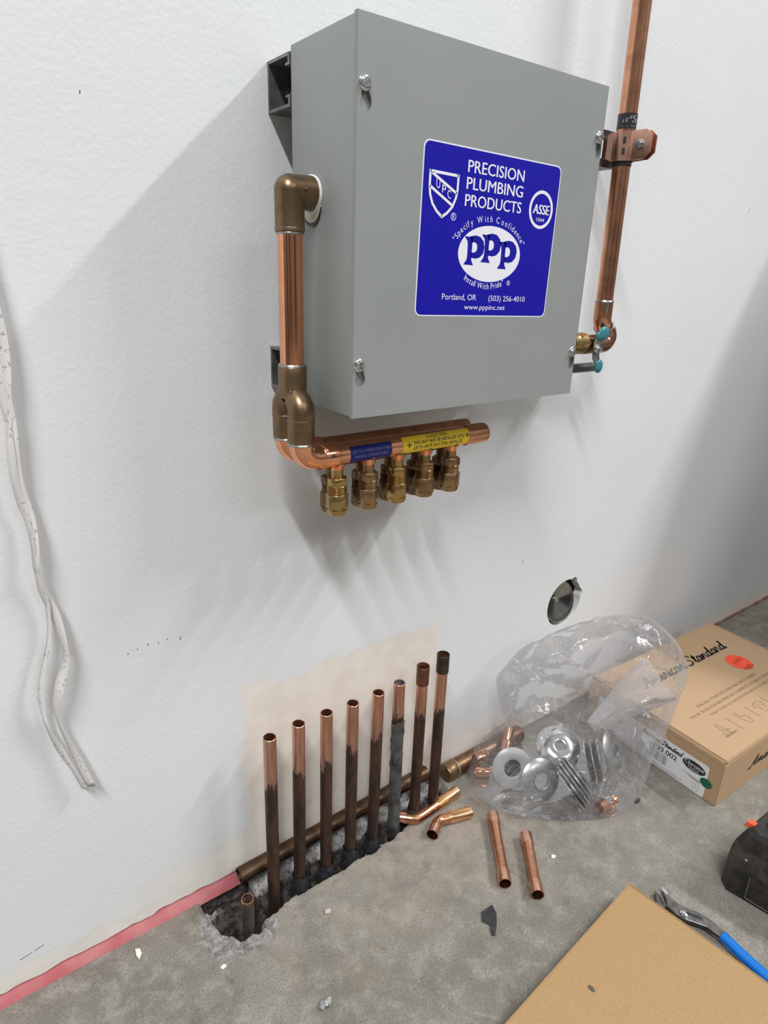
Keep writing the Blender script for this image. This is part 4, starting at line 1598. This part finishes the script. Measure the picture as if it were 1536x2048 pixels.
for st_ in steps:
    z, ul, ur, dd, cn = ring_at(st_)
    row = []
    for q in range(seg):
        a = 2 * pi * q / seg
        ca, sa = math.cos(a), math.sin(a)
        e = .8
        x = math.copysign(abs(ca) ** e, ca)
        y = math.copysign(abs(sa) ** e, sa)
        u = (ul + ur) / 2 + (ur - ul) / 2 * x
        n = cn + dd * y
        w = 0 if st_ < 1.5 else 1
        P_ = Vector((u * 9 + z * 5, n * 9, z * 8 - u * 3))
        dv = noise.voronoi(P_)[0]
        c1_ = max(0, .16 - (dv[1] - dv[0])) / .16
        P2 = Vector((u * 22 - z * 9, n * 22, z * 15 + u * 8))
        dv2 = noise.voronoi(P2)[0]
        c2_ = max(0, .14 - (dv2[1] - dv2[0])) / .14
        k = w * (.0075 * c1_ + .0030 * c2_ + .008 * N3(u, n, z, 9)) * min(1, z / .06) * min(1, dd / .03)
        n += k * sa * 1.5
        u += k * ca * .35
        p = RV * u + NV * n
        row.append(bm.verts.new((p.x, p.y, max(.001, z))))
    rows.append(row)
for A, B in zip(rows, rows[1:]):
    for q in range(seg):
        bm.faces.new((A[q], A[(q + 1) % seg], B[(q + 1) % seg], B[q]))
bm.faces.new(rows[-1])
bm.faces.new(rows[0][::-1])
# the loose open mouth, pulled to one side in a fold
def fold(p0, p1, r0, r1, sq, seed, m=16, n=40):
    p0, p1 = Vector(p0), Vector(p1)
    fr = frames([p0, p1])[0]
    rows = []
    for j in range(m + 1):
        t = j / m
        c = p0.lerp(p1, t) + Vector((0, 0, .010 * math.sin(pi * t)))
        r = r0 + (r1 - r0) * (t ** .8)
        rows.append([])
        for q in range(n):
            a = 2 * pi * q / n
            k = 1 + .30 * t * N3(math.cos(a) * 1.3 + seed, math.sin(a) * 1.3, t * 1.5, 1.3) + .10 * N3(q * .7, t * 2, seed, 1)
            rows[-1].append(bm.verts.new(c + fr[0] * (r * k * math.cos(a) * sq) + fr[1] * (r * k * math.sin(a))))
    for A, B in zip(rows, rows[1:]):
        for q in range(n):
            bm.faces.new((A[q], A[(q + 1) % n], B[(q + 1) % n], B[q]))
part('film', bm, M_bag, bag)
bm = NB()
fold((.4160, -.1760, .150), (.5000, -.2260, .226), .010, .042, .60, 2.0)
part('open_mouth', bm, M_bag2, bag)

def flange(c, nrm, r, hole, dome, m, label, cat='pipe flange', name='escutcheon', group='metal flanges in the plastic bag', deep=0):
    bm = NB()
    Mx = axis_matrix(c, nrm)
    prof = [(hole, dome * .9 - .0035), (hole, dome), (hole + .002, dome + .0008)]
    for k in range(1, 9):
        t = k / 8
        prof.append((hole + .002 + (r - hole - .002) * t, (dome + .0008) * (1 - t ** 2.2)))
    prof += [(r, -.0018), (r - .0012, -.0018)]
    for k in range(8, 0, -1):
        t = k / 8
        prof.append((hole + .0035 + (r - hole - .005) * t, (dome + .0008) * (1 - t ** 2.2) - .0016))
    lathe(bm, prof, Mx, 44, closed=True)
    if deep:
        lathe(bm, [(hole + .0006, 0), (hole, -deep), (0, -deep)], Mx, 44, mi=1)  # black lining puts the deep hole's shade into its colour
    return single(name, bm, m, label, cat, group=group)
flange((.3600, -.0850, .0345), (-.45, -.80, .40), .0325, .0140, .003, [M_nylon, M_black], 'pale grey flange with a big dark hole, at the left inside the bag', deep=.012)
flange((.3760, -.1290, .0345), (-.25, -.85, .42), .0340, .012, .005, M_steel2, 'grey steel flange in front of the pale holed one in the bag')
flange((.4350, -.1130, .0590), (-.30, -.45, .84), .0360, .0085, .010, M_steel, 'bright domed steel flange facing up at the top of the heap in the bag')
for k, lb in enumerate(('lowest', 'second', 'third', 'fourth', 'topmost')):
    flange((.4040 + .0058 * k, -.1690 + .0012 * k, .0300 + .0032 * k), (.72, -.28, .55), .0345, .010, .004, M_steel2 if k % 2 else M_steel,
           'thin steel flange on edge, %s of the leaning stack in the front of the bag' % lb)
for k, lb in enumerate(('rearmost', 'middle', 'front')):
    flange((.4680 + .0062 * k, -.1520 - .0073 * k, .0410 + .0036 * k), (.60, -.70, .35), .0350, .010, .006, M_steel if k != 1 else M_steel2,
           'curved chrome flange, %s of three nested at the right of the heap in the bag' % lb)
flange((.5180, -.1600, .0460), (.25, -.80, .45), .0340, .010, .006, M_steel2, 'steel flange against the right side of the bag by the cardboard box')

def coupling(p, d, r, L, m, label):
    bm = NB()
    lathe(bm, [(r - .001, 0), (r, .0003), (r, L * .46), (r - .0006, L * .5), (r, L * .54), (r, L - .0003), (r - .001, L), (r - .0014, L - .001), (r - .0014, .001)], axis_matrix(p, d), 28, closed=True)
    single('copper_coupling', bm, m, label, 'pipe fitting', group='copper couplings in the plastic bag')
coupling((.3240, -.0390, .0110), (1, -.75, .0), .0088, .024, M_copper, 'copper coupling lying in the left corner of the bag')
coupling((.3330, -.0300, .0245), (.9, -.2, .1), .0088, .024, M_copper_d, 'copper coupling resting on the one in the left corner of the bag')
coupling((.4300, -.2050, .0110), (.9, -.08, .0), .0088, .034, M_copper, 'copper coupling lying at the front right foot of the bag')
coupling((.3850, -.0450, .0200), (.55, .35, .50), .0088, .045, M_copper_d, 'long copper coupling leaning at the back of the bag near the wall pipe')
coupling((.4520, -.1980, .0130), (-.2, -.95, .1), .0082, .016, M_steel2, 'small pale ring standing in the right front of the bag')

# ------------------------------------------------------------------ cardboard sheet, pliers, battery
CA = Vector((.3331, -.3189, 0))
d1 = (Vector((.0741, -.3441, 0)) - CA).normalized()
d2 = (Vector((.3519, -.4870, 0)) - CA).normalized()
tray = thing('cardboard_box', 'flat blank brown cardboard lid lying in the foreground, corner toward the bag', 'box', CA)
def tp(a, b, z):
    return CA + d1 * a + d2 * b + Vector((0, 0, z))
bm = NB()
def tslab(a0, a1, b0, b1, z0, z1, bev=.001):
    t = bmesh.new()
    bmesh.ops.create_cube(t, size=1)
    for q in t.verts:
        q.co = tp(a0 + (q.co.x + .5) * (a1 - a0), b0 + (q.co.y + .5) * (b1 - b0), z0 + (q.co.z + .5) * (z1 - z0))
    bmesh.ops.bevel(t, geom=t.edges[:], offset=bev, segments=2, affect='EDGES')
    join(bm, t)
TL_, TW_, TH_ = .42, .33, .030
tslab(0, TL_, 0, TW_, TH_ - .003, TH_)
part('top_panel', bm, M_card2, tray)
for nm, a in (('side_panel', (.0005, .0035, .0005, TW_ - .0005)), ('side_panel', (TL_ - .0035, TL_ - .0005, .0005, TW_ - .0005)),
              ('side_panel', (.0005, TL_ - .0005, .0005, .0035)), ('side_panel', (.0005, TL_ - .0005, TW_ - .0035, TW_ - .0005))):
    bm = NB()
    tslab(*a, 0, TH_ - .002, .0006)
    part(nm, bm, M_card2, tray)

pl = thing('pliers', 'tongue-and-groove pliers with blue grips lying by the cardboard lid', 'pliers', (.372, -.40, 0))
bm = NB()
def outline(pts, z0, h, m, nm, bev=.0008):
    b = NB()
    prism(b, pts, Matrix.Translation((0, 0, z0)), h, bevel=bev)
    return part(nm, b, m, pl, smooth=False)
outline([(.3790, -.3400), (.3800, -.3450), (.3745, -.3570), (.3760, -.3690), (.3805, -.3800), (.3860, -.3900), (.3880, -.3990), (.3885, -.4280), (.3770, -.4290),
         (.3745, -.4050), (.3690, -.3960), (.3625, -.3850), (.3590, -.3720), (.3600, -.3600), (.3660, -.3560), (.3720, -.3480)], .0080, .0065, M_darksteel, 'upper_jaw')
outline([(.3690, -.3380), (.3740, -.3360), (.3720, -.3450), (.3655, -.3540), (.3590, -.3600), (.3560, -.3720), (.3600, -.3900), (.3660, -.4050), (.3640, -.4290),
         (.3550, -.4290), (.3520, -.4050), (.3490, -.3850), (.3500, -.3650), (.3560, -.3500)], .0012, .0065, M_darksteel, 'lower_jaw')
outline([(.3790, -.3400), (.3803, -.3448), (.3768, -.3525), (.3738, -.3500), (.3752, -.3430)], .0100, .0052, M_steel, 'jaw_tip', .0004)
outline([(.3665, -.3760), (.3700, -.3750), (.3790, -.3900), (.3815, -.3975), (.3780, -.3985), (.3735, -.3900)], .0143, .0006, M_black, 'adjusting_slot', .0001)
bm = NB()
lathe(bm, [(0, .0035), (.0030, .0032), (.0052, .0018), (.0056, 0), (.0056, -.003)], Matrix.Translation((.3668, -.3795, .0145)), 24)
part('pivot_bolt', bm, M_steel, pl, label='shiny pivot bolt')
for pts, nm in ((fillet([(.3815, -.4230, .0115), (.3775, -.4480, .0115), (.3745, -.4850, .0110), (.3780, -.5600, .0110)], .06, 6), 'grip'),
                (fillet([(.3600, -.4240, .0068), (.3575, -.4480, .0068), (.3560, -.4850, .0068), (.3540, -.5600, .0068)], .06, 6), 'grip')):
    bm = NB()
    n = len(pts)
    sweep(bm, [pts[0] + Vector((0, .0012, 0))] + pts, [.0040] + [.0064] * n, 20, sx=1.05, sy=.95)
    part(nm, bm, M_bluegrip, pl, label='blue vinyl grip')

bat = thing('tool_battery', 'scuffed black tool battery with a red patch, at the right edge of the floor', 'battery', (.505, -.43, 0))
# footprint: chamfered rectangle, long side along -y
FP = [(.4612, -.3880), (.4650, -.4090), (.4735, -.4560), (.4795, -.4990), (.4890, -.5090), (.5460, -.5100), (.5560, -.5000), (.5600, -.3900), (.5520, -.3790), (.4710, -.3765)]
cxb, cyb = .512, -.443
def inset(k, dx=0, dy=0):
    return [(cxb + (x - cxb) * k + dx, cyb + (y - cyb) * k + dy) for x, y in FP]
def loft(bm, secs, mi=0, cap=True):
    rs = [[bm.verts.new((x, y, z)) for x, y in s] for s, z in secs]
    n = len(rs[0])
    for A, B in zip(rs, rs[1:]):
        for i in range(n):
            bm.faces.new((A[i], A[(i + 1) % n], B[(i + 1) % n], B[i]))
    if cap:
        bm.faces.new(rs[0][::-1])
        bm.faces.new(rs[-1])
bm = NB()
loft(bm, [(inset(.985), 0), (inset(1.0), .002), (inset(1.0), .043), (inset(.985), .0445)])
part('lower_case', bm, M_tool, bat, smooth=False)
bm = NB()
loft(bm, [(inset(.985), .0442), (inset(1.0), .0454), (inset(.985), .066), (inset(.955), .076)])
uc = part('upper_case', bm, M_toolgrey, bat, smooth=False, label='dusty grey upper case')
bm = NB()
loft(bm, [(inset(.95), .0758), (inset(.94), .079), (inset(.84), .097), (inset(.74), .104)])
part('tool_foot', bm, M_tool, bat, smooth=False)
bm = NB()
loft(bm, [([(cxb + (x - cxb) * .12 - .024, cyb + (y - cyb) * .12 + .054) for x, y in FP], .0960), ([(cxb + (x - cxb) * .10 - .023, cyb + (y - cyb) * .10 + .053) for x, y in FP], .1030)])
part('release_button', bm, M_toolorange, bat, smooth=False, label='orange button on top')
bm = NB()
loft(bm, [([(cxb + (x - cxb) * .45 + .005, cyb + (y - cyb) * .5 + .01) for x, y in FP], .103), ([(cxb + (x - cxb) * .40 + .005, cyb + (y - cyb) * .45 + .01) for x, y in FP], .110)])
part('foot_ridge', bm, M_toolgrey, bat, smooth=False)
def face_pt(s, z, off=.0006):
    """On the long left face: s metres along it from its chamfer."""
    a = Vector((.4650, -.4090, 0))
    b = Vector((.4735, -.4560, 0))
    d = (b - a).normalized()
    n = Vector((d.y, -d.x, 0))
    if n.x > 0:
        n = -n
    return a + d * s + n * off + Vector((0, 0, z))
bm = NB()
vs = [bm.verts.new(face_pt(s, z)) for s, z in ((.0275, .010), (.048, .009), (.048, .037), (.0300, .038))]
bm.faces.new(vs)
part('red_patch', bm, M_toolred, bat, smooth=False, label='worn red patch')
bm = NB()
for a, b in (((.0012, .041), (.0016, .006)), ((.0016, .006), (.047, .0045))):
    p, q = face_pt(*a), face_pt(*b)
    sweep(bm, [p, q], .0005, 8)
part('panel_line', bm, mat('worn_edge_grey', (.16, .15, .14), .5), bat, label='worn pale panel edge')
bm = NB()
vs = rrect(.0035, .0475, .0085, .0595, .002)
w = [bm.verts.new(face_pt(s, z, .0004)) for s, z in vs]
bm.faces.new(w)
part('latch_recess', bm, M_black, bat, smooth=False, label='dark latch recess')
bm = NB()
blob(bm, (.4650, -.4000, .0630), .0030, (.5, .9, .9))
part('worn_spot', bm, mat('pale_worn_spot', (.36, .33, .29), .6), bat, label='pale worn spot')

# ------------------------------------------------------------------ unseen block added right of the view to shade the wall
bm = NB()
secs = [(0, .905, 2.10), (.20, .958, 2.09), (.50, 1.048, 2.07), (.76, 1.130, 2.05), (1.0, 1.201, 2.02), (1.20, 1.262, 1.97), (1.29, 1.298, 1.92), (1.36, 1.345, 1.86), (1.41, 1.42, 1.78), (1.435, 1.52, 1.68)]
rs_ = []
for z, a, b in secs:
    r_ = []
    for q in range(48):
        t_ = 2 * pi * q / 48
        ca, sa = math.cos(t_), math.sin(t_)
        x = (a + b) / 2 + (b - a) / 2 * math.copysign(abs(ca) ** .7, ca)
        y = -.425 + .075 * math.copysign(abs(sa) ** .7, sa) * (1 + .25 * N3(x, z, q * .02, 4))
        r_.append(bm.verts.new((x, y, z)))
    rs_.append(r_)
for A, B in zip(rs_, rs_[1:]):
    for q in range(48):
        bm.faces.new((A[q], A[(q + 1) % 48], B[(q + 1) % 48], B[q]))
bm.faces.new(rs_[0][::-1])
bm.faces.new(rs_[-1])
single('shadow_caster', bm, mat('shadow_caster_grey', (.20, .20, .20), .85, col2=(.27, .27, .265), scale=5), 'tall unseen grey block added right of the printed cardboard box to shade the wall', 'shadow caster')

# ------------------------------------------------------------------ debris
SC = [(.1785, -.223), (.1751, -.2353), (.1666, -.2446), (.1537, -.2546), (.1507, -.2514), (.1589, -.2403), (.1538, -.2314), (.1627, -.2211), (.1648, -.2237), (.1637, -.2284), (.1698, -.2305)]
bm = NB()
prism(bm, SC, Matrix.Translation((0, 0, .0005)), .0022, bevel=.0005)
bmesh.ops.triangulate(bm, faces=bm.faces[:])
bmesh.ops.subdivide_edges(bm, edges=bm.edges[:], cuts=2)
for v in bm.verts:
    v.co.z += .004 * max(0, (v.co.x - .163) / .015) + .0012 * N3(v.co.x, v.co.y, 0, 120)
single('rubber_scrap', bm, M_scrap, 'jagged black rubber scrap on the floor in front of the straight copper tubes', 'scrap', smooth=False)

def pebble(name, p, r, m, label, cat, sc=(1, 1, .7), seed=0):
    bm = NB()
    bmesh.ops.create_icosphere(bm, subdivisions=3, radius=1)
    for v in bm.verts:
        k = 1 + .35 * noise.noise(v.co * 1.5 + Vector((seed, 0, 0))) + .15 * noise.noise(v.co * 4 + Vector((0, seed, 0)))
        v.co = Vector((v.co.x * sc[0], v.co.y * sc[1], v.co.z * sc[2])) * r * k
    mz = min(v.co.z for v in bm.verts)
    for v in bm.verts:
        v.co += Vector((p[0], p[1], p[2] - mz - .0002))
    single(name, bm, m, label, cat)
pebble('stone_crumb', (.2441, -.2331, 0), .0048, mat('crumb_grey', (.16, .15, .125), .9, col2=(.28, .26, .22), scale=300), 'small grey crumb in front of the right straight copper tube', 'crumb', (1.2, .9, .8), 1)
pebble('stone_crumb', (-.0612, -.2023, 0), .0052, mat('crumb_dark', (.10, .10, .10), .8, col2=(.45, .45, .43), scale=200), 'grey and black crumb on the bare floor at the bottom edge', 'crumb', (1.4, .9, .6), 5)
pebble('black_crumb', (.5010, -.2250, 0), .0038, M_black, 'tiny black crumb on the floor between bag and printed box', 'crumb', (1.6, .8, .7), 8)
pebble('black_crumb', (.1802, -.3747, .030), .0021, M_darksteel, 'tiny dark crumb lying on the blank cardboard lid', 'crumb', (1.0, 1.9, .6), 3)
pebble('stone_crumb', (.0000, -.1065, 0), .0034, M_stone, 'small grey crumb on the floor in front of the leftmost stubs', 'crumb', (1.3, 1, .6), 11)
pebble('plaster_crumb', (-.1378, -.0967, 0), .0026, M_chip, 'tiny white plaster crumb near the broken hole', 'crumb', (1.4, .9, .5), 6)
pebble('plaster_crumb', (.3345, -.0980, 0), .0032, mat('brass_fleck', (.75, .62, .36), .35, .6), 'small golden fleck on the floor at the left foot of the bag', 'crumb', (1.5, .8, .5), 9)
pebble('plaster_crumb', (.3080, -.2180, 0), .0030, M_chip, 'tiny white crumb on the floor right of the straight copper tubes', 'crumb', (1.3, .9, .5), 16)
bm = NB()
prism(bm, [(-.2162, -.0172), (-.2113, -.0190), (-.2110, -.0262), (-.2160, -.0325), (-.2174, -.0255)], Matrix.Translation((0, 0, .0004)), .0016, bevel=.0003)
single('plaster_chip', bm, M_chip, 'pointed cream plaster chip on the floor by the pink strip', 'chip', smooth=False)
